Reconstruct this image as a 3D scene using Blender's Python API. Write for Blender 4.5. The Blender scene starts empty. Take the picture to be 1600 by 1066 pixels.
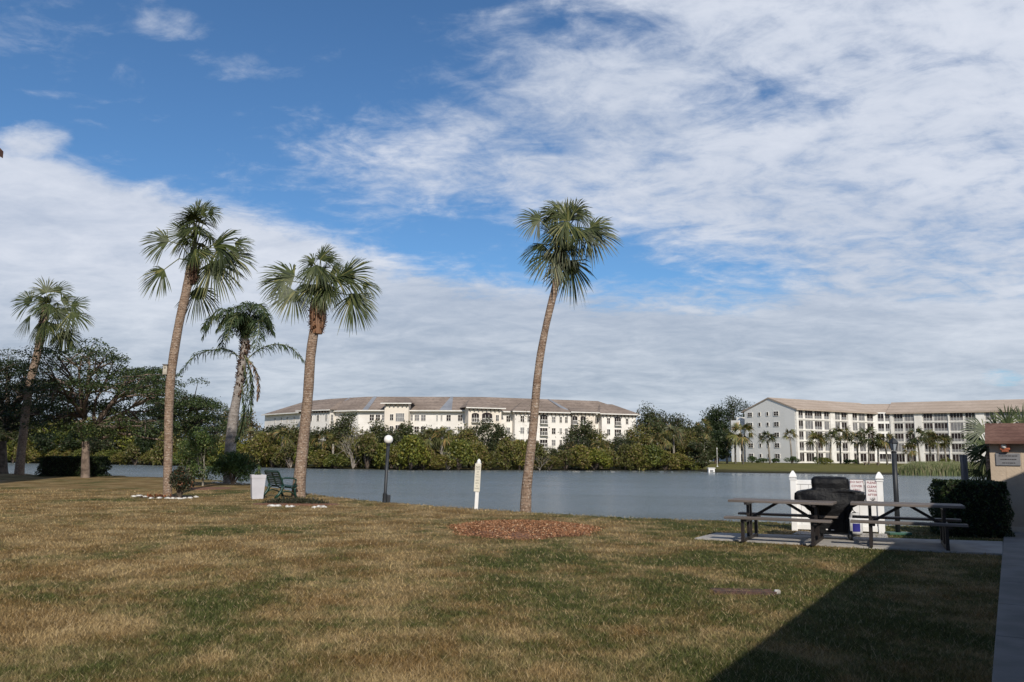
import bpy, math, random
import numpy as np
from mathutils import Vector, Matrix
R = math.radians
scene = bpy.context.scene
col = scene.collection

# ---------------------------------------------------------------- camera
F = 1291.0; PITCH = R(7.72); ROLL = R(0.5); EYE = Vector((0, 0, 1.6))
cd = bpy.data.cameras.new('camera'); cam = bpy.data.objects.new('camera', cd); col.objects.link(cam)
cd.sensor_width = 36; cd.lens = 36 * F / 1600; cd.clip_start = 0.1; cd.clip_end = 6000
CM = Matrix.Rotation(R(90) + PITCH, 3, 'X') @ Matrix.Rotation(ROLL, 3, 'Z')
cam.matrix_world = Matrix.Translation(EYE) @ CM.to_4x4()
scene.camera = cam

def ray(px, py):
    return CM @ Vector(((px - 800) / F, (533 - py) / F, -1))
def at(px, py, Y):                       # point of the sight line at distance Y ahead
    d = ray(px, py); return EYE + d * (Y / d.y)
def gnd(px, py, z=0.0):                  # where the sight line meets height z
    d = ray(px, py); return EYE + d * ((z - EYE.z) / d.z)

# ---------------------------------------------------------------- light
SUN_EL = R(35); SUN_DIR = Vector((0.195, -0.981)).normalized()     # towards the sun, on the ground
sun_vec = Vector((SUN_DIR.x * math.cos(SUN_EL), SUN_DIR.y * math.cos(SUN_EL), math.sin(SUN_EL)))
sd_ = bpy.data.lights.new('sun', 'SUN'); sun = bpy.data.objects.new('sun', sd_); col.objects.link(sun)
sd_.energy = 3.5; sd_.angle = R(0.7); sd_.color = (1.0, 0.93, 0.82)
sun.rotation_euler = sun_vec.to_track_quat('Z', 'Y').to_euler()
scene.view_settings.view_transform = 'Standard'; scene.view_settings.look = 'None'
scene.view_settings.exposure = 0.35; scene.view_settings.gamma = 1
scene.view_settings.use_curve_mapping = False

# small expression helper for shader maths
class E:
    def __init__(s, nt, sock): s.nt = nt; s.s = sock
    def _op(s, op, *o, rev=False, clamp=False):
        n = s.nt.nodes.new('ShaderNodeMath'); n.operation = op; n.use_clamp = clamp
        a = [s] + list(o)
        if rev: a = a[::-1]
        for i, v in enumerate(a):
            if isinstance(v, E): s.nt.links.new(v.s, n.inputs[i])
            else: n.inputs[i].default_value = v
        return E(s.nt, n.outputs[0])
    def __add__(s, o): return s._op('ADD', o)
    __radd__ = __add__
    def __sub__(s, o): return s._op('SUBTRACT', o)
    def __rsub__(s, o): return s._op('SUBTRACT', o, rev=True)
    def __mul__(s, o): return s._op('MULTIPLY', o)
    __rmul__ = __mul__
    def __truediv__(s, o): return s._op('DIVIDE', o)
    def max(s, o): return s._op('MAXIMUM', o)
    def min(s, o): return s._op('MINIMUM', o)
    def pow(s, o): return s._op('POWER', o)
    def step(s, a, b):
        n = s.nt.nodes.new('ShaderNodeMapRange'); n.interpolation_type = 'SMOOTHSTEP'
        s.nt.links.new(s.s, n.inputs['Value'])
        n.inputs['From Min'].default_value = min(a, b); n.inputs['From Max'].default_value = max(a, b)
        if a > b: n.inputs['To Min'].default_value = 1; n.inputs['To Max'].default_value = 0
        return E(s.nt, n.outputs['Result'])

def mixc(nt, fac, a, b, blend='MIX'):
    n = nt.nodes.new('ShaderNodeMix'); n.data_type = 'RGBA'; n.blend_type = blend
    for k, v in ((0, fac), (6, a), (7, b)):
        if isinstance(v, E): nt.links.new(v.s, n.inputs[k])
        elif hasattr(v, 'is_output'): nt.links.new(v, n.inputs[k])
        elif k: n.inputs[k].default_value = tuple(v) + ((1,) if len(v) == 3 else ())
        else: n.inputs[k].default_value = v
    return n.outputs[2]
def noise(nt, vec, scale, detail=4, rough=0.55, dist=0.0):
    n = nt.nodes.new('ShaderNodeTexNoise'); n.inputs['Scale'].default_value = scale
    n.inputs['Detail'].default_value = detail; n.inputs['Roughness'].default_value = rough
    n.inputs['Distortion'].default_value = dist
    if vec is not None: nt.links.new(vec, n.inputs['Vector'])
    return E(nt, n.outputs['Fac'])
def mapping(nt, vec, scale=(1, 1, 1), rot=(0, 0, 0), loc=(0, 0, 0)):
    n = nt.nodes.new('ShaderNodeMapping'); nt.links.new(vec, n.inputs[0])
    n.inputs['Location'].default_value = loc; n.inputs['Rotation'].default_value = rot; n.inputs['Scale'].default_value = scale
    return n.outputs[0]

# ---------------------------------------------------------------- sky
world = bpy.data.worlds.new('World'); scene.world = world; world.use_nodes = True
nt = world.node_tree; nt.nodes.clear()
SKY = 0.064
out = nt.nodes.new('ShaderNodeOutputWorld'); bg = nt.nodes.new('ShaderNodeBackground'); nt.links.new(bg.outputs[0], out.inputs[0])
bg.inputs['Strength'].default_value = SKY
sky = nt.nodes.new('ShaderNodeTexSky'); sky.sky_type = 'NISHITA'; sky.sun_disc = False
sky.sun_elevation = SUN_EL; sky.sun_rotation = math.atan2(SUN_DIR.x, SUN_DIR.y)
sky.air_density = 1.0; sky.dust_density = 0.3; sky.ozone_density = 2.0
tc = nt.nodes.new('ShaderNodeTexCoord'); sep = nt.nodes.new('ShaderNodeSeparateXYZ'); nt.links.new(tc.outputs['Generated'], sep.inputs[0])
X, Y_, Z = (E(nt, sep.outputs[i]) for i in range(3))
zz = Z.max(0.0) + 0.17
comb = nt.nodes.new('ShaderNodeCombineXYZ')
nt.links.new((X / zz).s, comb.inputs[0]); nt.links.new((Y_ / zz).s, comb.inputs[1])
P = comb.outputs[0]
yy = Y_.max(0.12); U = X / yy; V = Z / yy
def uv(px, py):
    d = ray(px, py); return d.x / d.y, d.z / d.y
def above(p, q, soft):           # 0 below the line through two sky points, 1 above it
    (u0, v0), (u1, v1) = uv(*p), uv(*q); k = (v1 - v0) / (u1 - u0)
    return (V - (U * k + (v0 - k * u0))).step(-soft, soft)
def blob(p, ru, rv):
    u0, v0 = uv(*p); a = (U - u0) * (1 / ru); b = (V - v0) * (1 / rv)
    return (a * a + b * b).step(1.0, 0.0)
big = noise(nt, mapping(nt, P, (1, 1, 1), loc=(3.1, 1.7, 0)), 0.75, 9, 0.60, 0.35)
fine = noise(nt, mapping(nt, P, (1.0, 1.25, 1), (0, 0, 0.5), (7, 2, 0)), 4.2, 6, 0.62, 0.9)
strk = noise(nt, mapping(nt, P, (0.5, 1.2, 1), (0, 0, 0.25), (1, 5, 0)), 2.0, 6, 0.6, 0.3)
bank = ((1 - above((0, 236), (640, 424), 0.045)) * (1 - (U - uv(640, 400)[0]).step(0.03, 0.20)))\
    .max((1 - above((600, 428), (1180, 490), 0.05)) * (U - uv(640, 400)[0]).step(-0.16, -0.01))
right = above((470, 262), (1200, 440), 0.09) * (1 - above((520, 230), (880, -20), 0.13))
right = right.max((U - uv(1180, 300)[0]).step(-0.06, 0.10) * (1 - above((1100, -60), (1600, 30), 0.1) * 0.45))
S = bank * 0.95 + right * 0.54 + blob((60, 215), 0.06, 0.028) * 0.42 + blob((270, 38), 0.07, 0.03) * 0.24 \
    + blob((345, 125), 0.04, 0.02) * 0.16 - blob((1200, 150), 0.16, 0.06) * 0.22 - blob((950, 40), 0.13, 0.045) * 0.30 - blob((620, 60), 0.2, 0.1) * 0.05\
    - blob((1565, 592), 0.055, 0.022) * 1.1 - blob((760, 340), 0.12, 0.035) * 0.15 - blob((620, 440), 0.02, 0.02) * 0.2 - blob((470,300),0.1,0.05)*0.1\
    + blob((440, 95), 0.10, 0.04) * 0.18 - blob((720, 190), 0.20, 0.08) * 0.12 - blob((900, 400), 0.3, 0.05) * 0.06 - blob((1420, 90), 0.12, 0.03) * 0.15
puff = noise(nt, mapping(nt, P, (1.0, 1.3, 1), (0, 0, 0.6), (3, 8, 0)), 11.0, 5, 0.65, 0.3)
Dn = big * 0.72 + fine * 0.70 + puff * 0.62 - 0.52
alpha = (Dn + S).step(0.54, 1.14)
alpha = alpha.max(V.step(0.05, 0.0) * 0.8)
lum = (big * 0.55 + strk * 0.40 + fine * 0.35 + puff * 0.18).step(0.48, 1.0)
lowd = V.step(0.30, 0.0)
c1 = mixc(nt, lum, (0.32, 0.38, 0.49), (0.58, 0.61, 0.68))
c2 = mixc(nt, lum, (0.235, 0.295, 0.37), (0.49, 0.54, 0.60))
cc = mixc(nt, lowd, c1, c2)
sc_ = nt.nodes.new('ShaderNodeVectorMath'); sc_.operation = 'SCALE'; nt.links.new(cc, sc_.inputs[0]); sc_.inputs['Scale'].default_value = 1.02 / SKY
skyc = mixc(nt, 1.0, sky.outputs[0], (0.71, 1.06, 1.35), 'MULTIPLY')
nt.links.new(mixc(nt, alpha, skyc, sc_.outputs[0]), bg.inputs['Color'])
world.cycles.sampling_method = 'MANUAL'; world.cycles.sample_map_resolution = 512

# ---------------------------------------------------------------- materials
MATS = {}
def mat(name, c, rough=0.7, c2=None, scale=3.0, bump=0.0, bscale=None, metal=0.0, spec=0.4, detail=5, lo=0.35, hi=0.65, stretch=(1, 1, 1)):
    if name in MATS: return MATS[name]
    m = bpy.data.materials.new(name); m.use_nodes = True; t = m.node_tree; b = t.nodes['Principled BSDF']
    b.inputs['Roughness'].default_value = rough; b.inputs['Metallic'].default_value = metal
    b.inputs['Specular IOR Level'].default_value = spec
    tcn = t.nodes.new('ShaderNodeTexCoord'); ov = mapping(t, tcn.outputs['Object'], stretch)
    if c2 is None: c2 = tuple(v * 0.8 for v in c)
    n = noise(t, ov, scale, detail)
    t.links.new(mixc(t, n.step(lo, hi), c2, c), b.inputs['Base Color'])
    if bump:
        bn = noise(t, ov, bscale or scale * 4, 6, 0.6)
        bp = t.nodes.new('ShaderNodeBump'); bp.inputs['Strength'].default_value = bump; bp.inputs['Distance'].default_value = 0.05
        t.links.new(bn.s, bp.inputs['Height']); t.links.new(bp.outputs[0], b.inputs['Normal'])
    MATS[name] = m; return m

def leafmat(name, dark, light, odd=None, trans=0.25, rough=0.5, cl=0.6, oddamt=0.1, spec=0.35, vary=False):
    if name in MATS: return MATS[name]
    m = bpy.data.materials.new(name); m.use_nodes = True; t = m.node_tree; b = t.nodes['Principled BSDF']
    g = t.nodes.new('ShaderNodeNewGeometry'); rnd = E(t, g.outputs['Random Per Island'])
    tcn = t.nodes.new('ShaderNodeTexCoord')
    cn = noise(t, tcn.outputs['Object'], cl, 3)
    f = (rnd * 0.6 + cn * 0.9 - 0.25).step(0.0, 0.9)
    c = mixc(t, f, dark, light)
    if odd: c = mixc(t, (rnd * 7.31)._op('FRACT').step(1 - oddamt - 0.02, 1 - oddamt + 0.02), c, odd)
    oi = t.nodes.new('ShaderNodeObjectInfo'); c = mixc(t, 1.0, c, mixc(t, E(t, oi.outputs['Random']) * 1.0, (.66, .66, .74), (1.22, 1.10, .92)), 'MULTIPLY') if vary else c
    t.links.new(c, b.inputs['Base Color']); b.inputs['Roughness'].default_value = rough
    b.inputs['Specular IOR Level'].default_value = spec
    tr = t.nodes.new('ShaderNodeBsdfTranslucent'); t.links.new(c, tr.inputs['Color'])
    mx = t.nodes.new('ShaderNodeMixShader'); mx.inputs[0].default_value = trans
    t.links.new(b.outputs[0], mx.inputs[1]); t.links.new(tr.outputs[0], mx.inputs[2])
    t.links.new(mx.outputs[0], t.nodes['Material Output'].inputs['Surface'])
    MATS[name] = m; return m

M_dark_leaf = leafmat('leaf_dark', (0.009, 0.017, 0.006), (0.036, 0.054, 0.016))
M_poinc = leafmat('leaf_feathery', (0.010, 0.020, 0.007), (0.064, 0.094, 0.026), (0.11, 0.12, 0.045))
M_oak = leafmat('leaf_oak', (0.020, 0.030, 0.011), (0.078, 0.098, 0.034), (0.11, 0.085, 0.045), cl=0.35, vary=True)
M_mang = leafmat('leaf_mangrove', (0.050, 0.074, 0.016), (0.190, 0.215, 0.036), (0.24, 0.22, 0.05), cl=0.5, oddamt=0.16, vary=True)
M_mang2 = leafmat('leaf_shore', (0.050, 0.068, 0.018), (0.195, 0.190, 0.042), (0.20, 0.15, 0.07), cl=0.7, oddamt=0.2, vary=True)
M_tan = leafmat('leaf_tan', (0.07, 0.055, 0.025), (0.20, 0.145, 0.06), (0.06, 0.08, 0.03), oddamt=0.3)
M_shrub = leafmat('leaf_clipped', (0.018, 0.036, 0.010), (0.070, 0.115, 0.028), (0.08, 0.13, 0.04), cl=3)
M_young = leafmat('leaf_young', (0.035, 0.060, 0.018), (0.10, 0.145, 0.035), (0.22, 0.22, 0.08), cl=2)
M_hedge = leafmat('leaf_hedge', (0.010, 0.020, 0.007), (0.042, 0.068, 0.018), (0.05, 0.05, 0.02), cl=4)
M_croton = leafmat('leaf_croton', (0.012, 0.022, 0.012), (0.05, 0.055, 0.025), (0.20, 0.09, 0.05), cl=4, oddamt=0.12)
M_cover = leafmat('leaf_cover', (0.014, 0.022, 0.012), (0.055, 0.06, 0.03), (0.10, 0.07, 0.05), cl=5)
M_brom = leafmat('leaf_rust', (0.11, 0.035, 0.012), (0.36, 0.12, 0.04), (0.30, 0.20, 0.10), cl=5, oddamt=0.2)
M_fan = leafmat('frond_green', (0.016, 0.026, 0.009), (0.075, 0.092, 0.028), (0.16, 0.155, 0.05), trans=0.18, rough=0.5, cl=0.9, oddamt=0.10, spec=0.3)
M_fan_far = leafmat('frond_yellow', (0.05, 0.065, 0.025), (0.15, 0.16, 0.055), (0.26, 0.19, 0.08), trans=0.2, cl=0.7, oddamt=0.2, vary=True)
M_queen = leafmat('frond_queen', (0.018, 0.034, 0.014), (0.072, 0.105, 0.042), (0.13, 0.145, 0.055), trans=0.2, rough=0.5, cl=0.8, spec=0.3)
M_dead = leafmat('frond_dead', (0.05, 0.026, 0.014), (0.20, 0.10, 0.05), (0.30, 0.22, 0.14), trans=0.05, cl=3, oddamt=0.2)
M_reed = leafmat('reed', (0.06, 0.085, 0.03), (0.17, 0.19, 0.075), (0.26, 0.22, 0.13), cl=0.3, oddamt=0.2)

def trunkmat(name, a, b_, pale, ring=11.0, ringamt=0.22):
    m = bpy.data.materials.new(name); m.use_nodes = True; t = m.node_tree; b = t.nodes['Principled BSDF']; b.inputs['Roughness'].default_value = 0.9
    b.inputs['Specular IOR Level'].default_value = 0.1
    tcn = t.nodes.new('ShaderNodeTexCoord'); ov = tcn.outputs['Object']
    n1 = noise(t, ov, 7, 6, 0.65); n2 = noise(t, mapping(t, ov, (1, 1, 2.2)), 13, 4, 0.6)
    sp = t.nodes.new('ShaderNodeSeparateXYZ'); t.links.new(ov, sp.inputs[0])
    z = E(t, sp.outputs[2]) * ring + n1 * 1.6
    rg = z._op('FRACT'); rgl = rg.step(0.0, 0.35) * rg.step(1.0, 0.8)
    c = mixc(t, n1.step(0.35, 0.65), a, b_)
    c = mixc(t, n2.step(0.55, 0.64) * 0.85, c, pale)
    n5 = noise(t, mapping(t, ov, (1, 1, .6)), 22, 3, 0.7); c = mixc(t, n5.step(0.56, 0.66) * 0.7, c, tuple(v * .28 for v in a))
    n6 = noise(t, ov, 1.1, 3); c = mixc(t, n6.step(0.5, 0.7) * 0.35, c, tuple(v * .55 for v in b_))
    c = mixc(t, (1 - rgl) * ringamt, c, tuple(v * 0.35 for v in a))
    t.links.new(c, b.inputs['Base Color'])
    bp = t.nodes.new('ShaderNodeBump'); bp.inputs['Strength'].default_value = 0.7; bp.inputs['Distance'].default_value = 0.03
    t.links.new((rgl * 0.35 + n2 * 1.0 - n5 * 0.8).s, bp.inputs['Height']); t.links.new(bp.outputs[0], b.inputs['Normal'])
    MATS[name] = m; return m
M_trunk = trunkmat('palm_trunk', (0.18, 0.120, 0.085), (0.31, 0.225, 0.165), (0.44, 0.38, 0.32))
M_trunk_q = trunkmat('queen_trunk', (0.22, 0.19, 0.17), (0.31, 0.28, 0.26), (0.40, 0.38, 0.36), 5.0, 0.25)
M_bark = mat('bark', (0.15, 0.115, 0.09), 0.9, (0.06, 0.045, 0.035), 4, 0.7, 14)
M_bark_pale = mat('bark_pale', (0.22, 0.165, 0.13), 0.9, (0.08, 0.058, 0.045), 3, 0.6, 14)
M_bark_grey = mat('bark_grey', (0.30, 0.27, 0.23), 0.9, (0.17, 0.15, 0.12), 3)
M_white = mat('white_vinyl', (0.78, 0.77, 0.75), 0.35, (0.70, 0.68, 0.65), 2)
M_whitep = mat('white_paint', (0.74, 0.71, 0.66), 0.6, (0.64, 0.61, 0.56), 0.8)
M_stone = mat('white_stone', (0.62, 0.60, 0.56), 0.8, (0.30, 0.28, 0.25), 9, 0.6, 20)
M_black = mat('black_metal', (0.02, 0.022, 0.024), 0.45, (0.035, 0.036, 0.04), 8)
M_pole = mat('pole_grey', (0.026, 0.029, 0.034), 0.5, (0.015, 0.017, 0.02), 5)
M_clothb = mat('black_cover', (0.004, 0.004, 0.005), 0.55, (0.008, 0.008, 0.009), 5, 0.5, 9, spec=.2)
M_board = mat('board_brown', (0.15, 0.125, 0.11), 0.6, (0.10, 0.082, 0.07), 6, 0.2, 40, stretch=(0.3, 3, 3))
M_leg = mat('leg_brown', (0.022, 0.016, 0.014), 0.5, (0.014, 0.010, 0.009), 6)
M_green = mat('green_plastic', (0.006, 0.040, 0.028), 0.4, (0.005, 0.028, 0.02), 5)
M_conc = mat('concrete', (0.36, 0.34, 0.31), 0.9, (0.27, 0.25, 0.23), 2.2, 0.25, 60, detail=8)
M_conc2 = mat('concrete_walk', (0.24, 0.225, 0.205), 0.9, (0.17, 0.16, 0.145), 1.4, 0.25, 60, detail=8)
M_planter = mat('planter_white', (0.50, 0.49, 0.52), 0.6, (0.45, 0.44, 0.47), 4)
M_siding = mat('shed_siding', (0.50, 0.40, 0.30), 0.8, (0.44, 0.35, 0.26), 2, 0.2, 20)
M_trim = mat('trim_cream', (0.60, 0.52, 0.42), 0.7)
M_cream = mat('wall_cream', (0.74, 0.70, 0.65), 0.85, (0.66, 0.62, 0.57), 0.25)
M_beige = mat('wall_beige', (0.70, 0.63, 0.54), 0.85, (0.64, 0.57, 0.49), 0.3)
M_grey = mat('wall_grey', (0.74, 0.72, 0.68), 0.85, (0.70, 0.68, 0.64), 0.2)
M_glass = mat('glass_dark', (0.012, 0.010, 0.010), 0.2, (0.04, 0.03, 0.028), 0.9, spec=0.2)
M_screen = mat('screen_grey', (0.20, 0.20, 0.20), 0.5, (0.14, 0.13, 0.13), 1.0)
M_orange = mat('fixture_orange', (0.45, 0.14, 0.07), 0.5, (0.35, 0.10, 0.05), 20)
M_plaque = mat('plaque_grey', (0.20, 0.20, 0.21), 0.6, (0.17, 0.17, 0.18), 9)
M_ink = mat('ink_dark', (0.04, 0.035, 0.035), 0.6)
M_red = mat('ink_red', (0.30, 0.05, 0.06), 0.6)
M_signw = mat('sign_white', (0.72, 0.69, 0.68), 0.5, (0.66, 0.62, 0.61), 5)
M_signb = mat('sign_beige', (0.62, 0.58, 0.48), 0.6, (0.56, 0.52, 0.43), 9)
M_tank = mat('tank_white', (0.62, 0.62, 0.62), 0.35, (0.5, 0.5, 0.5), 8)
M_blue = mat('label_blue', (0.03, 0.03, 0.22), 0.4)
M_rust = mat('rust', (0.16, 0.085, 0.06), 0.85, (0.08, 0.05, 0.04), 12, 0.4, 40)
M_greenmet = mat('green_base', (0.03, 0.10, 0.07), 0.5)
M_wood = mat('weathered_wood', (0.20, 0.19, 0.19), 0.85, (0.12, 0.11, 0.115), 5, 0.3, 20, stretch=(3, 3, 0.4))
M_box = mat('box_wood', (0.42, 0.38, 0.32), 0.8, (0.30, 0.27, 0.22), 6)
M_globe = mat('globe_white', (0.80, 0.78, 0.74), 0.25, (0.76, 0.74, 0.70), 3)
M_chrome = mat('metal_pale', (0.55, 0.55, 0.55), 0.35, metal=0.8)

def shingle(name, a, b_, sc, dark=0.6, patch=None):
    m = bpy.data.materials.new(name); m.use_nodes = True; t = m.node_tree; b = t.nodes['Principled BSDF']; b.inputs['Roughness'].default_value = 0.95
    b.inputs['Specular IOR Level'].default_value = 0.1
    tcn = t.nodes.new('ShaderNodeTexCoord'); ov = tcn.outputs['Object']
    sp = t.nodes.new('ShaderNodeSeparateXYZ'); t.links.new(ov, sp.inputs[0])
    n1 = noise(t, ov, 0.25 * sc, 5, 0.6); n2 = noise(t, mapping(t, ov, (1, 1, 5)), 2.2 * sc, 3, 0.6)
    row = (E(t, sp.outputs[2]) * (2.2 * sc) + n2 * 0.15)._op('FRACT').step(0.0, 0.25)
    c = mixc(t, n1.step(0.35, 0.65), a, b_)
    c = mixc(t, n2.step(0.45, 0.62) * 0.5, c, tuple(v * dark for v in a))
    c = mixc(t, (1 - row) * 0.4, c, tuple(v * 0.3 for v in a))
    t.links.new(c, b.inputs['Base Color']); MATS[name] = m; return m
M_roof_far = shingle('roof_brown', (0.21, 0.165, 0.135), (0.29, 0.23, 0.19), 0.5)
M_roof_tan = shingle('roof_tan', (0.37, 0.295, 0.235), (0.43, 0.35, 0.285), 0.5, 0.85)
M_roof_wood = shingle('roof_wood', (0.13, 0.07, 0.055), (0.19, 0.11, 0.085), 6.0)

# ---------------------------------------------------------------- mesh builders
def tag(o, label=None, cat=None, group=None, kind=None):
    if label: o['label'] = label
    if cat: o['category'] = cat
    if group: o['group'] = group
    if kind: o['kind'] = kind
    return o
def empty(name, loc, label=None, cat=None, group=None, rz=0):
    o = bpy.data.objects.new(name, None); col.objects.link(o); o.location = loc; o.rotation_euler.z = rz
    o.empty_display_size = 0.3
    return tag(o, label, cat, group)

class MB:
    def __init__(s): s.v = []; s.f = []; s.m = []
    def add(s, vs, fs, mi=0):
        b = len(s.v); s.v += [tuple(v) for v in vs]; s.f += [tuple(i + b for i in f) for f in fs]; s.m += [mi] * len(fs)
    def box(s, c, d, rz=0, mi=0, mtx=None):
        vs = [Vector((x * d[0] / 2, y * d[1] / 2, z * d[2] / 2)) for x in (-1, 1) for y in (-1, 1) for z in (-1, 1)]
        Rm = mtx if mtx is not None else Matrix.Rotation(rz, 3, 'Z')
        vs = [Rm @ v + Vector(c) for v in vs]
        s.add(vs, [(0, 1, 3, 2), (4, 6, 7, 5), (0, 4, 5, 1), (2, 3, 7, 6), (0, 2, 6, 4), (1, 5, 7, 3)], mi)
    def bar(s, a, b, w, h=None, mi=0):
        a, b = Vector(a), Vector(b); d = b - a; q = d.to_track_quat('X', 'Z').to_matrix()
        s.box((a + b) / 2, (d.length, w, h or w), mtx=q, mi=mi)
    def tube(s, pts, rad, n=8, mi=0, cap=True):
        pts = [Vector(p) for p in pts]; rings = []
        if not isinstance(rad, (list, tuple)): rad = [rad] * len(pts)
        t0 = (pts[1] - pts[0]).normalized(); x = t0.orthogonal().normalized()
        for i, p in enumerate(pts):
            t = (pts[min(i + 1, len(pts) - 1)] - pts[max(i - 1, 0)]).normalized()
            x = (x - t * x.dot(t)).normalized(); y = t.cross(x)
            rings.append([p + (x * math.cos(2 * math.pi * k / n) + y * math.sin(2 * math.pi * k / n)) * rad[i] for k in range(n)])
        vs = [v for r in rings for v in r]; fs = []
        for i in range(len(pts) - 1):
            for k in range(n):
                a = i * n + k; b = i * n + (k + 1) % n; fs.append((a, b, b + n, a + n))
        if cap: fs += [tuple(range(n))[::-1], tuple(range((len(pts) - 1) * n, len(pts) * n))]
        s.add(vs, fs, mi)
    def lathe(s, prof, c=(0, 0, 0), n=16, mi=0):
        c = Vector(c); vs = [c + Vector((r * math.cos(2 * math.pi * k / n), r * math.sin(2 * math.pi * k / n), z)) for r, z in prof for k in range(n)]
        fs = [(i * n + k, i * n + (k + 1) % n, (i + 1) * n + (k + 1) % n, (i + 1) * n + k) for i in range(len(prof) - 1) for k in range(n)]
        fs += [tuple(range(n))[::-1], tuple(range((len(prof) - 1) * n, len(prof) * n))]
        s.add(vs, fs, mi)
    def prism(s, poly, z0, z1, mi=0):
        n = len(poly); vs = [(p[0], p[1], z0) for p in poly] + [(p[0], p[1], z1) for p in poly]
        s.add(vs, [tuple(range(n))[::-1], tuple(range(n, 2 * n))] + [(i, (i + 1) % n, (i + 1) % n + n, i + n) for i in range(n)], mi)
    def build(s, name, mats, parent=None, smooth=False, bevel=0, local=None):
        me = bpy.data.meshes.new(name); me.from_pydata(s.v, [], s.f)
        if not isinstance(mats, (list, tuple)): mats = [mats]
        for m in mats: me.materials.append(m)
        me.polygons.foreach_set('material_index', s.m)
        if smooth: me.polygons.foreach_set('use_smooth', [True] * len(s.f))
        me.update(); o = bpy.data.objects.new(name, me); col.objects.link(o)
        if parent: o.parent = parent
        if bevel:
            md = o.modifiers.new('bevel', 'BEVEL'); md.width = bevel; md.segments = 2; md.limit_method = 'ANGLE'
        return o

def npmesh(name, V, Fq, mats, parent=None, mi=None, smooth=False):
    """V (n,3); Fq (m,k) all faces of k corners"""
    V = np.asarray(V, np.float32); Fq = np.asarray(Fq, np.int32); m, k = Fq.shape
    me = bpy.data.meshes.new(name); me.vertices.add(len(V)); me.vertices.foreach_set('co', V.ravel())
    me.loops.add(m * k); me.loops.foreach_set('vertex_index', Fq.ravel())
    me.polygons.add(m); me.polygons.foreach_set('loop_start', np.arange(m, dtype=np.int32) * k)
    try: me.polygons.foreach_set('loop_total', np.full(m, k, np.int32))
    except Exception: pass
    if not isinstance(mats, (list, tuple)): mats = [mats]
    for x in mats: me.materials.append(x)
    if mi is not None: me.polygons.foreach_set('material_index', np.asarray(mi, np.int32))
    if smooth: me.polygons.foreach_set('use_smooth', np.ones(m, bool))
    me.update(calc_edges=True); me.validate(); o = bpy.data.objects.new(name, me); col.objects.link(o)
    if parent: o.parent = parent
    return o

def unit(a): return a / (np.linalg.norm(a, axis=-1, keepdims=True) + 1e-9)
def leaves(pts, size, rng, flat=0.0, asp=0.5, up=0.0):
    """diamond leaf quads at the points; flat 0..1 pulls the leaf planes level"""
    n = len(pts); nrm = rng.normal(size=(n, 3)); nrm[:, 2] = np.abs(nrm[:, 2]) + flat * 3; nrm = unit(nrm)
    a = unit(np.cross(nrm, rng.normal(size=(n, 3)))); b = np.cross(nrm, a)
    L = size * rng.uniform(0.6, 1.3, (n, 1)); W = L * asp
    V = np.stack([pts - a * L * .5, pts + b * W * .5 + nrm * L * .08, pts + a * L * .5, pts - b * W * .5 + nrm * L * .08], 1).reshape(-1, 3)
    return V, np.arange(4 * n).reshape(n, 4)
def merge(parts):
    Vs, Fs, o = [], [], 0
    for V, Fq in parts:
        Vs.append(V); Fs.append(Fq + o); o += len(V)
    return np.concatenate(Vs), np.concatenate(Fs)
def ball_pts(c, r, n, rng, shell=0.5):
    d = unit(rng.normal(size=(n, 3))); q = (shell + (1 - shell) * rng.random((n, 1))) ** 0.6
    return np.asarray(c) + d * q * np.asarray(r)

# ---------------------------------------------------------------- trees
def grow(mb, rng, p, d, L, r, lvl, tips, spread, upb, kids=(2, 3), mi=0):
    p = Vector(p); d = Vector(d).normalized(); pts = [p.copy()]; rad = [r]; n = 4
    for i in range(n):
        d = (d + Vector(rng.normal(0, 0.16, 3)) + Vector((0, 0, upb * 0.12))).normalized()
        p = p + d * (L / n); pts.append(p.copy()); rad.append(r * (1 - 0.42 * (i + 1) / n))
    mb.tube(pts, rad, 7 if r > 0.08 else 4, mi=mi, cap=False)
    if lvl <= 0:
        tips.append((pts[-1], d)); tips.append((pts[-3], d)); return
    k = rng.integers(kids[0], kids[1] + 1); a0 = rng.uniform(0, 6.28)
    for j in range(k):
        a = a0 + j * 6.28 / k + rng.normal(0, 0.3); o = d.orthogonal().normalized(); o.rotate(Matrix.Rotation(a, 3, d))
        nd = d * math.cos(spread) + o * math.sin(spread); nd.z = nd.z * 0.75 + upb * 0.22
        grow(mb, rng, pts[-1] if j < 2 else pts[-2], nd, L * rng.uniform(0.62, 0.85), rad[-1] * 0.8, lvl - 1, tips, spread * rng.uniform(0.9, 1.15), upb, kids, mi)

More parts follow.
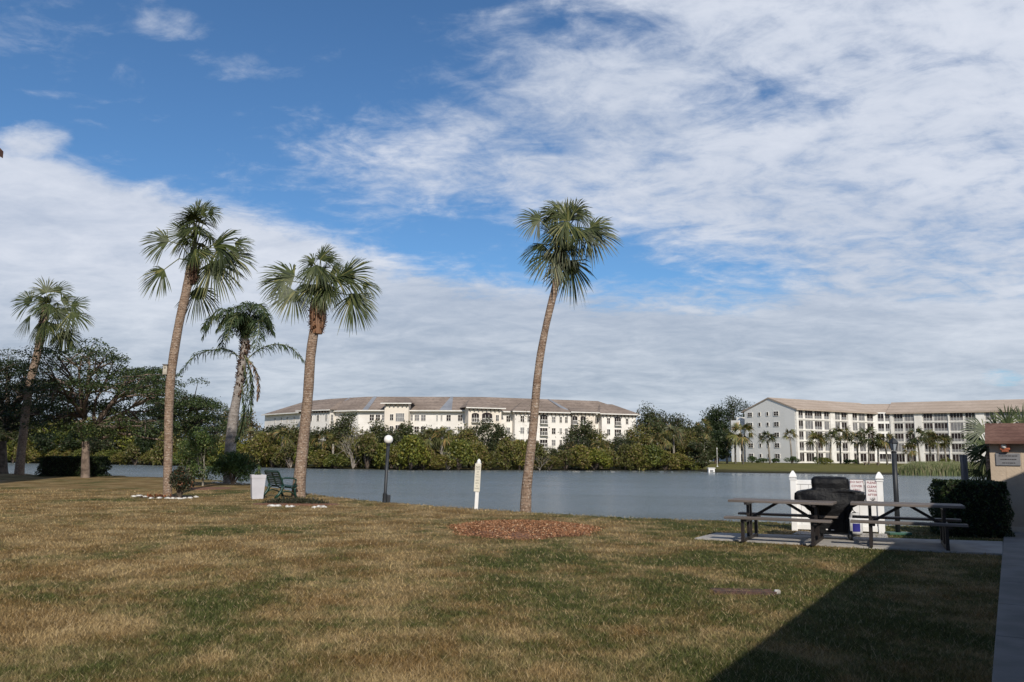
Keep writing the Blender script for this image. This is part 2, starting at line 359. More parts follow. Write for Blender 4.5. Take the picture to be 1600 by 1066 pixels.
def make_tree(name, loc, h, w, seed, leafm, barkm, label, cat='tree', group=None, dens=1.0, leaf=0.3, levels=3, clump=None, flat=0.0, trunk=0.25, lean=(0, 0), tr=None, low=0.0, parent=True):
    """limbs first, then leaf clumps at every limb tip, scaled to the wanted height and width"""
    rng = np.random.default_rng(seed); mb = MB(); tips = []
    tr = tr or h * 0.035; th = h * trunk
    mb.tube([(0, 0, -0.3), (lean[0] * .1, lean[1] * .1, th * .3), (lean[0] * .4, lean[1] * .4, th)], [tr * 1.4, tr * 1.05, tr * .95], 9, cap=False)
    top = Vector((lean[0] * .4, lean[1] * .4, th))
    for j in range(4):
        a = j * 1.57 + rng.uniform(-.5, .5); sp = rng.uniform(0.5, 0.95) if j else 0.1
        grow(mb, rng, top, (math.cos(a) * math.sin(sp), math.sin(a) * math.sin(sp), math.cos(sp)), h * 0.26, tr * .7, levels - 1, tips, 0.6, 0.25)
    P = np.array([t[0][:] for t in tips]); zmax = P[:, 2].max()
    clump = clump or h * 0.11
    sx = (w / 2 - clump) / max(1e-3, np.percentile(np.abs(P[:, :2]), 96)); sz = (h - th - clump * .6) / (zmax - th)
    def warp(v):
        v = np.array(v, float); k = np.clip((v[..., 2] - th * .7) / (h * .2), 0, 1)
        f = 1 + (sx - 1) * k; v[..., 0] *= f; v[..., 1] *= f
        v[..., 2] = np.where(v[..., 2] > th, th + (v[..., 2] - th) * sz, v[..., 2]); return v
    mb.v = [tuple(x) for x in warp(mb.v)]; P = warp(P)
    if low:
        ex = ball_pts((0, 0, h * .38), (w * .42, w * .42, h * .28), int(26 * low), rng, 0.5); P = np.concatenate([P, ex])
    pts = []
    for c in P:
        r = clump * rng.uniform(0.6, 1.25); n = int(70 * dens * rng.uniform(.6, 1.3))
        pts.append(ball_pts(c, (r * 1.2, r * 1.2, r * (0.75 - 0.45 * flat)), n, rng, 0.15))
    V, Fq = leaves(np.concatenate(pts), leaf, rng, flat)
    root = empty(name, loc, label, cat, group)
    mb.build('trunk', barkm, root, smooth=True); npmesh('crown', V, Fq, leafm, root)
    return root

def make_shrub(name, loc, r, seed, leafm, label, cat='shrub', group=None, n=2500, leaf=0.08, lumps=14, boxy=False, stem=True, barkm=None):
    """a shrub: rising stems with leaf lumps over an uneven dome (or a clipped block)"""
    rng = np.random.default_rng(seed); root = empty(name, loc, label, cat, group)
    rx, ry, rz = r; pts = []
    if boxy:
        u = rng.uniform(-1, 1, (n, 3)); ax = rng.integers(0, 3, n); sg = np.where(rng.random(n) < .5, -1, 1)
        dd = 1 - np.abs(rng.normal(0, 0.07, n))
        for k in range(3): u[ax == k, k] = (sg * dd)[ax == k]
        u = np.sign(u) * np.abs(u) ** 1.0; zt = np.clip(u[:, 2:3], 0, 1) ** 4; bump = (1 + 0.06 * np.sin(u[:, :1] * 11 + seed) * np.cos(u[:, 2:3] * 6) + 0.04 * np.sin(u[:, :1] * 23 + u[:, 2:3] * 9)) * (1 - .10 * zt)
        pts = u * np.array([rx, ry, rz / 2]) * bump + np.array([0, 0, rz / 2])
        nn = n // 4; pts = np.concatenate([pts, rng.uniform(-.85, .85, (nn, 3)) * np.array([rx, ry, rz / 2]) + np.array([0, 0, rz / 2])])
        core = MB(); core.box((0, 0, rz * .48), (rx * 1.72, ry * 1.72, rz * .86)); core.build('branches', M_core_shade, root)  # near-black block standing in for the shade among the inner branches
    else:
        for i in range(lumps):
            a = rng.uniform(0, 6.28); e = rng.uniform(0.0, 1.0) ** 0.8 * 1.5; q = rng.uniform(.45, .8)
            c = (math.cos(a) * math.cos(e) * rx * q, math.sin(a) * math.cos(e) * ry * q, rz * (0.28 + 0.55 * math.sin(e)))
            lr = rng.uniform(.28, .48)
            pts.append(ball_pts(c, (rx * lr, ry * lr, rz * lr * .75), n // lumps, rng, 0.4))
        pts = np.concatenate(pts); pts[:, 2] = np.abs(pts[:, 2])
        mb = MB()
        for i in range(7):
            a = rng.uniform(0, 6.28); q = rng.uniform(.2, .7)
            mb.tube([(0, 0, -.05), (math.cos(a) * rx * q * .5, math.sin(a) * ry * q * .5, rz * .4), (math.cos(a) * rx * q, math.sin(a) * ry * q, rz * .8)], [rz * .035, rz * .025, rz * .01], 5, cap=False)
        mb.build('stems', barkm or M_bark, root)
    V, Fq = leaves(pts, leaf, rng); npmesh('foliage', V, Fq, leafm, root)
    return root
M_core_shade = mat('hedge_core_shade', (0.012, 0.012, 0.008), 0.95)

def copy_tree(o, loc, label=None, scale=None, rz=None, parent=None):
    c = o.copy(); col.objects.link(c)
    if parent is None:
        c.location = loc
        if label: c['label'] = label
        if scale is not None: c.scale = scale if hasattr(scale, '__len__') else (scale,) * 3
        if rz is not None: c.rotation_euler.z = rz
    else: c.parent = parent
    for ch in o.children: copy_tree(ch, None, parent=c)
    return c

# fan leaf
def fan(hub, axis, nrm, Rr, rng, nseg=30, spread=2.0, droop=0.35, wide=1.0):
    hub = np.asarray(hub, float); axis = unit(np.asarray(axis, float)); nrm = np.asarray(nrm, float)
    nrm = unit(nrm - axis * nrm.dot(axis)); side = np.cross(nrm, axis)
    a = np.linspace(-spread, spread, nseg) + rng.normal(0, .03, nseg)
    d = np.cos(a)[:, None] * axis + np.sin(a)[:, None] * side - nrm * (np.abs(np.sin(a * .5)) * 0.35)[:, None]
    d = unit(d + rng.normal(0, .05, (nseg, 3)))
    L = Rr * (0.66 + 0.34 * np.cos(a * 0.7)) * rng.uniform(.88, 1.06, nseg)
    wv = unit(np.cross(d, nrm)); da = 2 * spread / nseg
    ts = [0.0, 0.40, 0.72, 1.0]; ws = [0.05, 0.40 * da * .50, 0.019 * wide, 0.002]
    g = np.array([0, 0, -1.0]); dr = droop * rng.uniform(.7, 1.3, nseg) * (0.8 + 0.4 * np.abs(a) / spread)
    rings = []
    for t, w in zip(ts, ws):
        c = hub + d * (L * t)[:, None] + g * (dr * L * t ** 2.3)[:, None]
        if t > 0.9: c = c + g * (0.10 * L * rng.random(nseg))[:, None]
        ww = (w * (Rr if w < .06 or t > .5 else L * 1.0) * np.ones(nseg) if t != 0.40 else w * L)[:, None]
        rings.append(np.stack([c - wv * ww, c + wv * ww], 1))
    Vv = np.stack(rings, 1).reshape(-1, 3)      # nseg,4 rings,2
    Fq = []
    for i in range(nseg):
        b = i * 8
        for k in range(3): Fq.append((b + 2 * k, b + 2 * k + 1, b + 2 * k + 3, b + 2 * k + 2))
    return Vv, np.array(Fq)

def trunk_mesh(pts, rad, parent, m, n=12, sub=5):
    P = [Vector(p) for p in pts]; out = []; rr = []
    for i in range(len(P) - 1):
        p0 = P[max(i - 1, 0)]; p1 = P[i]; p2 = P[i + 1]; p3 = P[min(i + 2, len(P) - 1)]
        for k in range(sub):
            t = k / sub
            out.append(0.5 * ((2 * p1) + (p2 - p0) * t + (2 * p0 - 5 * p1 + 4 * p2 - p3) * t * t + (3 * p1 - p0 - 3 * p2 + p3) * t ** 3))
            rr.append(rad[i] * (1 - t) + rad[i + 1] * t)
    out.append(P[-1]); rr.append(rad[-1]); rg = random.Random(int(P[0].x * 10))
    rr = [r * rg.uniform(.96, 1.04) for r in rr]
    mb = MB(); mb.tube(out, rr, n); return mb.build('trunk', m, parent, smooth=True)

def sabal(label, base, tpix, wid, crop, crown_c, fans, seed, boot, group='cabbage palms on the lawn', extra=6, core=None, ncore=9):
    """crop = (x0, y0, scale) of the picture notes the frond hubs are written in"""
    Yd = base.y; rng = np.random.default_rng(seed); x0, y0, s = crop
    W = lambda cx, cy, dy=0.0: at(x0 + cx / s, y0 + cy / s, Yd + dy)
    root = empty('cabbage_palm', base, label, 'palm tree', group)
    L = lambda p: Vector(p) - Vector(base)
    tp = [L(at(px, py, Yd)) for px, py in tpix]; tp[0] = Vector((0, 0, -0.05))
    mpp = Yd / F
    trunk_mesh([tp[0] - Vector((0, 0, .1))] + tp[1:], [w * mpp / 2 for w in wid], root, M_trunk)
    parts = []; pet = MB(); cc = L(W(*crown_c))
    for i, f in enumerate(fans):
        cx, cy, ax, ay, rr = f[:5]; toward = f[5] if len(f) > 5 else rng.uniform(-.45, .45)
        hub = L(W(cx, cy)); rm = rr / s * mpp
        off = hub - cc; hub = hub + Vector((0, -toward * (0.25 + 0.5 * off.length), 0))
        axis = Vector((ax, -toward * .9, ay)).normalized()
        n = Vector((rng.normal(0, .35), -1.0, rng.uniform(.1, .9)))
        if abs(axis.dot(n.normalized())) > .8: n = Vector((0, -.4, 1))
        parts.append(fan(hub, axis, n, rm * 1.02, rng, nseg=40, spread=rng.uniform(1.2, 1.8), droop=rng.uniform(.14, .32)))
        # a second leaf layer, turned a little, where the fan is folded
        if rng.random() < .12:
            parts.append(fan(hub + Vector(rng.normal(0, .05, 3)), axis + Vector(rng.normal(0, .2, 3)), n + Vector((rng.normal(0, .5), 0.2, .5)), rm * .92, rng, nseg=22, spread=1.5, droop=.5))
        mid = (cc + hub) / 2 + Vector((0, 0, .16 * (hub - cc).length + .02))
        pet.tube([cc + Vector((rng.normal(0, .03), rng.normal(0, .03), -.1)), mid, hub, hub + axis * rm * .25], [.028, .02, .016, .006], 5, cap=False)
    if core:
        ct = L(W(*core))
        for i in range(ncore):
            t = rng.uniform(.1, 1.0); hub = cc.lerp(ct, t) + Vector(rng.normal(0, .13, 3)); a = rng.uniform(0, 6.28); e = rng.uniform(-.3, 1.2) * (.4 + .6 * t)
            axis = Vector((math.cos(a) * math.cos(e), math.sin(a) * math.cos(e), math.sin(e)))
            parts.append(fan(hub, axis, Vector((rng.normal(0, .5), -.6, .9)), rng.uniform(.66, .90), rng, nseg=34, spread=1.5, droop=.18))
            pet.tube([cc + Vector((0, 0, -.05)), (cc + hub) / 2 + Vector(rng.normal(0, .04, 3)), hub], [.026, .02, .012], 5, cap=False)
    for i in range(extra):      # fronds on the far side of the crown
        a = rng.uniform(0.3, 2.84); hub = cc + Vector((math.cos(a) * .5, math.sin(a) * .75, rng.uniform(-.1, 1.0)))
        axis = Vector((math.cos(a), math.sin(a), rng.uniform(-.4, .6)))
        parts.append(fan(hub, axis, (rng.normal(0, .3), -.5, 1), .85, rng, nseg=28, spread=1.9))
        pet.tube([cc, (cc + hub) / 2 + Vector((0, 0, .12)), hub], [.028, .02, .015], 5, cap=False)
    V, Fq = merge(parts); npmesh('crown', V, Fq, M_fan, root)
    pet.build('leaf_stalks', mat('petiole', (0.17, 0.18, 0.07), 0.5, (0.10, 0.11, 0.04), 3), root, smooth=True)
    # old leaf boots
    bx, by, bw, bh = boot; mb = MB(); c0 = L(W(bx, by)); bw = bw / s * mpp; bh = bh / s * mpp
    mb.lathe([(bw * .22, -bh * .6), (bw * .30, -bh * .3), (bw * .34, 0), (bw * .34, bh * .3), (bw * .25, bh * .55)], c0, 12)
    for i in range(230):
        a = rng.uniform(0, 6.28); z = rng.uniform(-.5, .5) * bh; rr = bw * .28 * (1 - abs(z / bh) * .4); q_ = rng.uniform(.06, .17)
        p = c0 + Vector((math.cos(a) * rr, math.sin(a) * rr, z)); q = p + Vector((math.cos(a) * q_, math.sin(a) * q_, rng.uniform(-.10, .16)))
        mb.bar(p, q, rng.uniform(.02, .055), .010)
    mb.build('leaf_boots', leafmat('boots_red', (.04, .018, .010), (.15, .062, .03), (.22, .12, .07), trans=0, cl=5, oddamt=.15) if seed == 3 else mat('boots', (0.11, 0.06, 0.035), .9, (0.05, 0.028, 0.018), 12), root)
    return root

def small_palm(name, loc, th, rc, seed, label, group=None, fm=None, nf=16, tm=None, tr=0.16, lean=0.0, skirt=True):
    rng = np.random.default_rng(seed); root = empty(name, loc, label, 'palm tree', group); parts = []
    mb = MB(); mb.tube([(0, 0, -.3), (lean * .3, 0, th * .5), (lean, 0, th)], [tr * 1.2, tr, tr * .9], 8); mb.build('trunk', tm or M_bark_grey, root, smooth=True)
    for i in range(nf):
        a = i * 2.4 + rng.uniform(-.3, .3); e = rng.uniform(-.6, 1.35) if skirt else rng.uniform(0, 1.3)
        d = Vector((math.cos(a) * math.cos(e), math.sin(a) * math.cos(e), math.sin(e)))
        hub = Vector((lean, 0, th)) + d * rc * rng.uniform(.3, .5)
        parts.append(fan(hub, d, (rng.normal(0, .3), rng.normal(0, .3), 1), rc * rng.uniform(.5, .68), rng, nseg=14, spread=1.7, droop=.5, wide=1.8))
    V, Fq = merge(parts); npmesh('crown', V, Fq, fm or M_fan_far, root); return root

#SCENE
# ================================================================ ground, water
def xy(px, py, z=0.0): p = gnd(px, py, z); return (p.x, p.y)
near_crest = [xy(-260, 738), xy(0, 740), xy(165, 742), xy(300, 747.5), xy(345, 750.5), xy(400, 756.5), xy(500, 773), xy(600, 784), xy(700, 791), xy(830, 800), xy(1000, 809), xy(1140, 813), xy(1240, 817), xy(1400, 820), xy(1470, 821), (14.5, 20.5), (22, 22.5), (60, 34)]
WZ = -1.0
far_shore = [(135, 100), xy(1650, 745, WZ), xy(1500, 743.5, WZ), xy(1400, 742, WZ), xy(1250, 740, WZ), xy(1108, 738.5, WZ), xy(1085, 735.6, WZ), xy(900, 735.2, WZ), xy(640, 735.0, WZ), xy(500, 732.5, WZ), xy(400, 730.5, WZ), xy(200, 726.5, WZ), xy(60, 724.0, WZ), xy(-100, 721.5, WZ), xy(-260, 720, WZ)]
poly = np.array(near_crest + far_shore)
def sdist(px, py):
    d = np.full(px.shape, 1e9); ins = np.zeros(px.shape, bool); n = len(poly)
    for i in range(n):
        a = poly[i]; b = poly[(i + 1) % n]; e = b - a; wx = px - a[0]; wy = py - a[1]
        t = np.clip((wx * e[0] + wy * e[1]) / (e @ e), 0, 1)
        d = np.minimum(d, np.hypot(wx - e[0] * t, wy - e[1] * t))
        c = ((a[1] > py) != (b[1] > py)) & (px < (b[0] - a[0]) * (py - a[1]) / (b[1] - a[1] + 1e-12) + a[0]); ins ^= c
    return np.where(ins, -d, d)
def smooth(a, b, x): t = np.clip((x - a) / (b - a), 0, 1); return t * t * (3 - 2 * t)
def ground_z(x, y):
    x = np.asarray(x, float); y = np.asarray(y, float); s = sdist(x, y)
    nz = np.where(s > 0, 0.015 * np.sin(x * .35) * np.cos(y * .3) * smooth(0, 3, s), np.maximum(-2.2, -0.02 + s * .75 - .25 * smooth(0, .5, -s)))
    fz = np.where(s > 0, WZ + 0.10 * smooth(0, .6, s) + 0.60 * smooth(0, 55, s), np.maximum(-2.2, WZ + s * .4))
    w = smooth(58, 85, y + np.abs(x) * .1)
    return nz * (1 - w) + fz * w
def gz(x, y): return float(ground_z(np.array([x]), np.array([y]))[0])

def axis(segs):
    out = []
    for a, b, st in segs: out += list(np.arange(a, b, st))
    return np.array(out + [segs[-1][1]])
xs = axis([(-1500, -300, 120), (-300, -80, 10), (-80, -34, 2), (-34, 18, .4), (18, 60, 2), (60, 300, 8), (300, 1500, 120)])
ys = axis([(-300, -10, 20), (-10, 10, 1), (10, 50, .4), (50, 110, 2), (110, 170, 1), (170, 260, 6), (260, 3000, 180)])
GX, GY = np.meshgrid(xs, ys); GZ = ground_z(GX.ravel(), GY.ravel())
nx, ny = len(xs), len(ys); ii = np.arange(nx * ny).reshape(ny, nx)
Fq = np.stack([ii[:-1, :-1], ii[:-1, 1:], ii[1:, 1:], ii[1:, :-1]], -1).reshape(-1, 4)

def lawn_color(t, blade=False):
    g = t.nodes.new('ShaderNodeTexCoord'); pos = g.outputs['Object']
    n1 = noise(t, mapping(t, pos, (1, .7, 1), (0, 0, .5)), 0.42, 5, 0.62, 0.4)
    n2 = noise(t, mapping(t, pos, (1, 1, 1), loc=(9, 4, 0)), 1.9, 5, 0.65)
    n3 = noise(t, pos, 9.0, 3, 0.7)
    sp = t.nodes.new('ShaderNodeSeparateXYZ'); t.links.new(pos, sp.inputs[0]); x = E(t, sp.outputs[0]); y = E(t, sp.outputs[1])
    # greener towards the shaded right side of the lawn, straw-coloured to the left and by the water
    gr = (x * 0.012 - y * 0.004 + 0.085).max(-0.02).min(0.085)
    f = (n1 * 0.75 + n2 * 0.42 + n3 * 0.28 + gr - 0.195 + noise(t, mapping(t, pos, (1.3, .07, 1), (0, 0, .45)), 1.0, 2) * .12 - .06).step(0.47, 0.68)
    n4 = noise(t, mapping(t, pos, (1, 1, 1), loc=(2, 7, 0)), 0.9, 4, 0.6)
    dry = mixc(t, n4.step(.35, .65), (0.208, 0.133, 0.054), (0.372, 0.275, 0.140))
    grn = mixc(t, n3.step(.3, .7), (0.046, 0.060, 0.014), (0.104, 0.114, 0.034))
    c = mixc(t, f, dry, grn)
    far = y.step(60, 95); mud = E(t, sp.outputs[2]).step(-0.80, -0.93) * far
    cf = mixc(t, noise(t, pos, 0.25, 5).step(.3, .7), (0.125, 0.130, 0.035), (0.19, 0.165, 0.055))
    return mixc(t, mud, mixc(t, far, c, cf), (0.035, 0.032, 0.020)), n3, pos
m = bpy.data.materials.new('lawn_grass'); m.use_nodes = True; t = m.node_tree; b = t.nodes['Principled BSDF']; b.inputs['Roughness'].default_value = 0.95; b.inputs['Specular IOR Level'].default_value = 0.1
c, n3, pos = lawn_color(t); fn = noise(t, pos, 42, 4, 0.7)
c = mixc(t, 1.0, c, mixc(t, fn.step(.3, .7), (.42, .42, .42), (1.12, 1.1, 1.05)), 'MULTIPLY')
t.links.new(c, b.inputs['Base Color'])
bp = t.nodes.new('ShaderNodeBump'); bp.inputs['Strength'].default_value = 1; bp.inputs['Distance'].default_value = 0.06
t.links.new((fn * .6 + noise(t, pos, 14, 4, .6)).s, bp.inputs['Height']); t.links.new(bp.outputs[0], b.inputs['Normal'])
M_lawn = m
m = bpy.data.materials.new('grass_blade'); m.use_nodes = True; t = m.node_tree; b = t.nodes['Principled BSDF']; b.inputs['Roughness'].default_value = 0.6; b.inputs['Specular IOR Level'].default_value = 0.25
c, n3, pos = lawn_color(t); g = t.nodes.new('ShaderNodeNewGeometry'); rnd = E(t, g.outputs['Random Per Island'])
c = mixc(t, 1.0, c, mixc(t, rnd.pow(1.6), (.70, .70, .68), (1.65, 1.62, 1.52)), 'MULTIPLY')
c = mixc(t, (rnd * 5.7)._op('FRACT').step(.86, .90) * .7, c, (0.50, 0.38, 0.22))
t.links.new(c, b.inputs['Base Color'])
tr = t.nodes.new('ShaderNodeBsdfTranslucent'); t.links.new(c, tr.inputs['Color']); mx = t.nodes.new('ShaderNodeMixShader'); mx.inputs[0].default_value = .25
t.links.new(b.outputs[0], mx.inputs[1]); t.links.new(tr.outputs[0], mx.inputs[2]); t.links.new(mx.outputs[0], t.nodes['Material Output'].inputs['Surface'])
M_blade = m
go = npmesh('ground', np.stack([GX.ravel(), GY.ravel(), GZ], 1), Fq, M_lawn, smooth=True); tag(go, 'lawn of dry straw and green grass sloping to the pond', 'ground', kind='structure')

m = bpy.data.materials.new('pond_water'); m.use_nodes = True; t = m.node_tree; b = t.nodes['Principled BSDF']
b.inputs['Base Color'].default_value = (0.125, 0.150, 0.160, 1); b.inputs['Roughness'].default_value = 0.07; b.inputs['IOR'].default_value = 1.33
g = t.nodes.new('ShaderNodeTexCoord'); pos = g.outputs['Object']; sp = t.nodes.new('ShaderNodeSeparateXYZ'); t.links.new(pos, sp.inputs[0]); y = E(t, sp.outputs[1])
w1 = noise(t, mapping(t, pos, (.7, 1.5, 1), (0, 0, .2)), 1.6, 5, 0.68, .5); w2 = noise(t, mapping(t, pos, (.8, 1.4, 1), (0, 0, -.3)), 6, 4, 0.65)
calm = (y + E(t, sp.outputs[0]) * 0.35 + noise(t, pos, .06, 2) * 22).step(150, 118)
bp = t.nodes.new('ShaderNodeBump'); bp.inputs['Distance'].default_value = 0.32
t.links.new(((calm * 0.70 + 0.22) * (noise(t, mapping(t, pos, (.02, .10, 1), (0, 0, .1)), 1.0, 3).step(.3, .7) * .6 + .4)).s, bp.inputs['Strength']); t.links.new((w1 * 1.3 + w2 * .45).s, bp.inputs['Height']); t.links.new(bp.outputs[0], b.inputs['Normal'])
t.links.new((calm * 0.12 + 0.06).s, b.inputs['Roughness'])
M_water = m
wb = MB(); wb.add([(-420, 12, WZ), (420, 12, WZ), (420, 420, WZ), (-420, 420, WZ)], [(0, 1, 2, 3)])
tag(wb.build('water', M_water), 'grey blue rippled pond water', 'water', kind='structure')

# local frame of the walk: u runs along it, r to its right
ang = math.atan2(773, 1291.0); uu = Vector((math.sin(ang), math.cos(ang), 0)); rr_ = Vector((math.cos(ang), -math.sin(ang), 0)); RZ = -ang
def fr(a, b_, z=0.0): return rr_ * a + uu * b_ + Vector((0, 0, z))

# sidewalk and slab
wk0 = -0.21
mb = MB()
for i in range(-4, 11):
    b0 = 1.9 * i + 1.15; b1 = b0 + 1.88
    if b1 > 20.85: b1 = 20.85
    p = [fr(wk0, b0), fr(wk0 + 1.5, b0), fr(wk0 + 1.5, b1), fr(wk0, b1)]
    mb.prism([q[:2] for q in p], -0.15, 0.035)
wkobj = mb.build('pavement', M_conc2, bevel=.008); tag(wkobj, 'jointed concrete path along the building', 'path', kind='structure')
SB = [gnd(1085, 843), gnd(1120, 834.5), gnd(1567, 848.5), gnd(1567, 868)]
mb = MB(); mb.prism([p[:2] for p in SB][::-1], -0.1, 0.03); slab = mb.build('patio_slab', M_conc, bevel=.01)
tag(slab, 'concrete slab under the two picnic tables', 'slab', kind='structure')
mb = MB(); gp = [gnd(1238, 836), gnd(1247, 831), gnd(1386, 836), gnd(1388, 842)]
mb.prism([p[:2] for p in gp][::-1], -0.1, 0.022); tag(mb.build('grill_pad', M_conc, bevel=.01), 'pale pad under the grill joining the slab', 'slab', kind='structure')
SLZ = 0.03

# mulch circle
mc = gnd(817, 827); mrx = (gnd(932, 827).x - gnd(702, 827).x) / 2; mry = 2.1
mb = MB(); NR, NA = 7, 40; vs = [(mc.x, mc.y, .075)]; fs = []
rg = random.Random(3)
for i in range(1, NR + 1):
    for k in range(NA):
        a = k * 2 * math.pi / NA; q = i / NR * (1 + .06 * math.sin(3 * a + 1) + .04 * math.sin(7 * a)); z = .075 * (1 - (i / NR) ** 3) + (rg.uniform(-.01, .015) if i < NR else -.02)
        vs.append((mc.x + math.cos(a) * mrx * q, mc.y + math.sin(a) * mry * q, z))
for k in range(NA): fs.append((0, 1 + k, 1 + (k + 1) % NA))
for i in range(NR - 1):
    for k in range(NA): a = 1 + i * NA + k; b_ = 1 + i * NA + (k + 1) % NA; fs.append((a, a + NA, b_ + NA, b_))
M_mulchb = mat('mulch_soil', (0.20, 0.10, 0.055), .95, (0.10, 0.045, 0.028), 14, .5, 30)
M_chip = leafmat('mulch_chip', (0.14, 0.062, 0.028), (0.40, 0.195, 0.095), (0.55, 0.40, 0.25), trans=0, rough=.9, cl=2, oddamt=.08)
mb.add(vs, fs); mu = mb.build('mulch_bed', M_mulchb, smooth=True); tag(mu, 'round bed of red brown wood chip mulch on the lawn', 'mulch', kind='stuff')
rng = np.random.default_rng(5); n = 16000; a = rng.uniform(0, 6.28, n); q = np.sqrt(rng.random(n)) * rng.uniform(.95, 1.08, n) * (1 + .06 * np.sin(3 * a + 1) + .04 * np.sin(7 * a))
pt = np.stack([mc.x + np.cos(a) * mrx * q, mc.y + np.sin(a) * mry * q, .078 * (1 - np.clip(q, 0, 1) ** 3) + rng.uniform(.0, .025, n)], 1)
V, Fq = leaves(pt, .045, rng, .25, .4); npmesh('wood_chips', V, Fq, M_chip, mu)

# grass blades, thinner on the ground with distance
def in_quad(P, poly_):
    ins = np.zeros(len(P), bool); n = len(poly_)
    for i in range(n):
        a = poly_[i]; b_ = poly_[(i + 1) % n]
        ins ^= ((a[1] > P[:, 1]) != (b_[1] > P[:, 1])) & (P[:, 0] < (b_[0] - a[0]) * (P[:, 1] - a[1]) / (b_[1] - a[1] + 1e-12) + a[0])
    return ins
rng = np.random.default_rng(11); n = 640000
yv = 3.8 / (1 - rng.random(n) * (1 - 3.8 / 34.0)); xv = rng.uniform(-1, 1, n) * (yv * .68 + 1.6); Pn = np.stack([xv, yv], 1)
keep = sdist(xv, yv) > 0.05
for pl in ([p[:2] for p in SB], [fr(wk0, -9)[:2], fr(wk0 + 1.5, -9)[:2], fr(wk0 + 1.5, 20.8)[:2], fr(wk0, 20.8)[:2]]): keep &= ~in_quad(Pn, pl)
keep &= ((xv - mc.x) / mrx) ** 2 + ((yv - mc.y) / mry) ** 2 > 0.97
keep &= ~((xv > fr(-2.2, 17.4).x + 4) & (yv > 16.5))
Pn = Pn[keep]; n = len(Pn); yv = Pn[:, 1]
h = rng.uniform(.016, .046, n) * (1 + .5 * (rng.random(n) > .93)); a = rng.uniform(0, 6.28, n); w = (.0024 + .0007 * yv)[:, None]
base = np.stack([Pn[:, 0], yv, ground_z(Pn[:, 0], yv)], 1); sd = np.stack([np.cos(a), np.sin(a), np.zeros(n)], 1)
la = rng.uniform(0, 6.28, n); lm = h * rng.uniform(.3, 1.5, n); tip = base + np.stack([np.cos(la) * lm, np.sin(la) * lm, h], 1)
V = np.stack([base - sd * w * .5, base + sd * w * .5, tip], 1).reshape(-1, 3)
gb = npmesh('lawn_blades', V, np.arange(3 * n).reshape(n, 3), M_blade); tag(gb, 'short mown grass blades covering the lawn', 'grass', kind='stuff')

# ================================================================ buildings
def text_mesh(s, size, ext=0.002):
    cu = bpy.data.curves.new('lettering', 'FONT'); cu.body = s; cu.size = size; cu.extrude = ext; cu.align_x = 'CENTER'; cu.align_y = 'CENTER'; cu.resolution_u = 2
    o = bpy.data.objects.new('lettering', cu); col.objects.link(o); dg = bpy.context.evaluated_depsgraph_get()
    me = bpy.data.meshes.new_from_object(o.evaluated_get(dg)); bpy.data.objects.remove(o); return me
def lettering(s, size, m_, parent, loc, rot=(R(90), 0, 0), bold=0.0, name='lettering'):
    me = text_mesh(s, size); me.materials.clear(); me.materials.append(m_)
    o = bpy.data.objects.new(name, me); col.objects.link(o); o.parent = parent; o.location = loc; o.rotation_euler = rot; return o

class Wall:
    """vertical wall plane from p0 to p1 on the plan, outward normal towards the camera"""
    def __init__(s, p0, p1):
        s.p0 = Vector((p0[0], p0[1], 0)); s.p1 = Vector((p1[0], p1[1], 0)); s.d = (s.p1 - s.p0).normalized(); s.L = (s.p1 - s.p0).length
        s.n = Vector((s.d.y, -s.d.x, 0))
        if s.n.dot(-s.p0) < 0: s.n = -s.n
        s.q = Matrix((s.d, -s.n, Vector((0, 0, 1)))).transposed()
    def hit(s, px, py):
        d = ray(px, py); t = (s.p0 - EYE).dot(s.n) / d.dot(s.n); p = EYE + d * t; return (p - s.p0).dot(s.d), p.z
    def pt(s, a, z, o=0.0): p = s.p0 + s.d * a + s.n * o; return Vector((p.x, p.y, z))
    def box(s, mb, a0, a1, z0, z1, o0, o1, mi=0):
        mb.box(s.pt((a0 + a1) / 2, (z0 + z1) / 2, (o0 + o1) / 2), (a1 - a0, abs(o1 - o0), z1 - z0), mtx=s.q, mi=mi)

def win(wall, parent, a0, a1, z0, z1, panes=2, rail=0.0, base=0.0, shut=False, o=0.0, fw=0.10, name='window', arch=False, glass=None):
    mb = MB(); g = 1
    wall.box(mb, a0, a1, z0, z1, o - .05, o + .03, 1)
    if arch:
        cx = (a0 + a1) / 2; hw = (a1 - a0) / 2; vs = []
        for k in range(9):
            an = math.pi * k / 8; vs.append(wall.pt(cx - math.cos(an) * hw, z1 + math.sin(an) * hw * .42, o + .031))
        mb.add(vs, [tuple(range(9))], 1)
    wall.box(mb, a0 - fw, a0, z0 - fw, z1 + fw, o - .05, o + .09); wall.box(mb, a1, a1 + fw, z0 - fw, z1 + fw, o - .05, o + .09)
    wall.box(mb, a0, a1, z0 - fw, z0, o - .05, o + .09)
    if not arch: wall.box(mb, a0, a1, z1, z1 + fw, o - .05, o + .09)
    for k in range(1, panes):
        c_ = a0 + (a1 - a0) * k / panes; wall.box(mb, c_ - fw * .4, c_ + fw * .4, z0, z1, o - .04, o + .075)
    if rail: wall.box(mb, a0, a1, z0, z0 + rail, o - .03, o + .05, 2)
    if shut: wall.box(mb, a0, a1, (z0 + z1) / 2 - fw * .3, (z0 + z1) / 2 + fw * .3, o - .04, o + .075)
    return mb.build(name, [M_whitep, glass or M_glass, M_screen], parent)

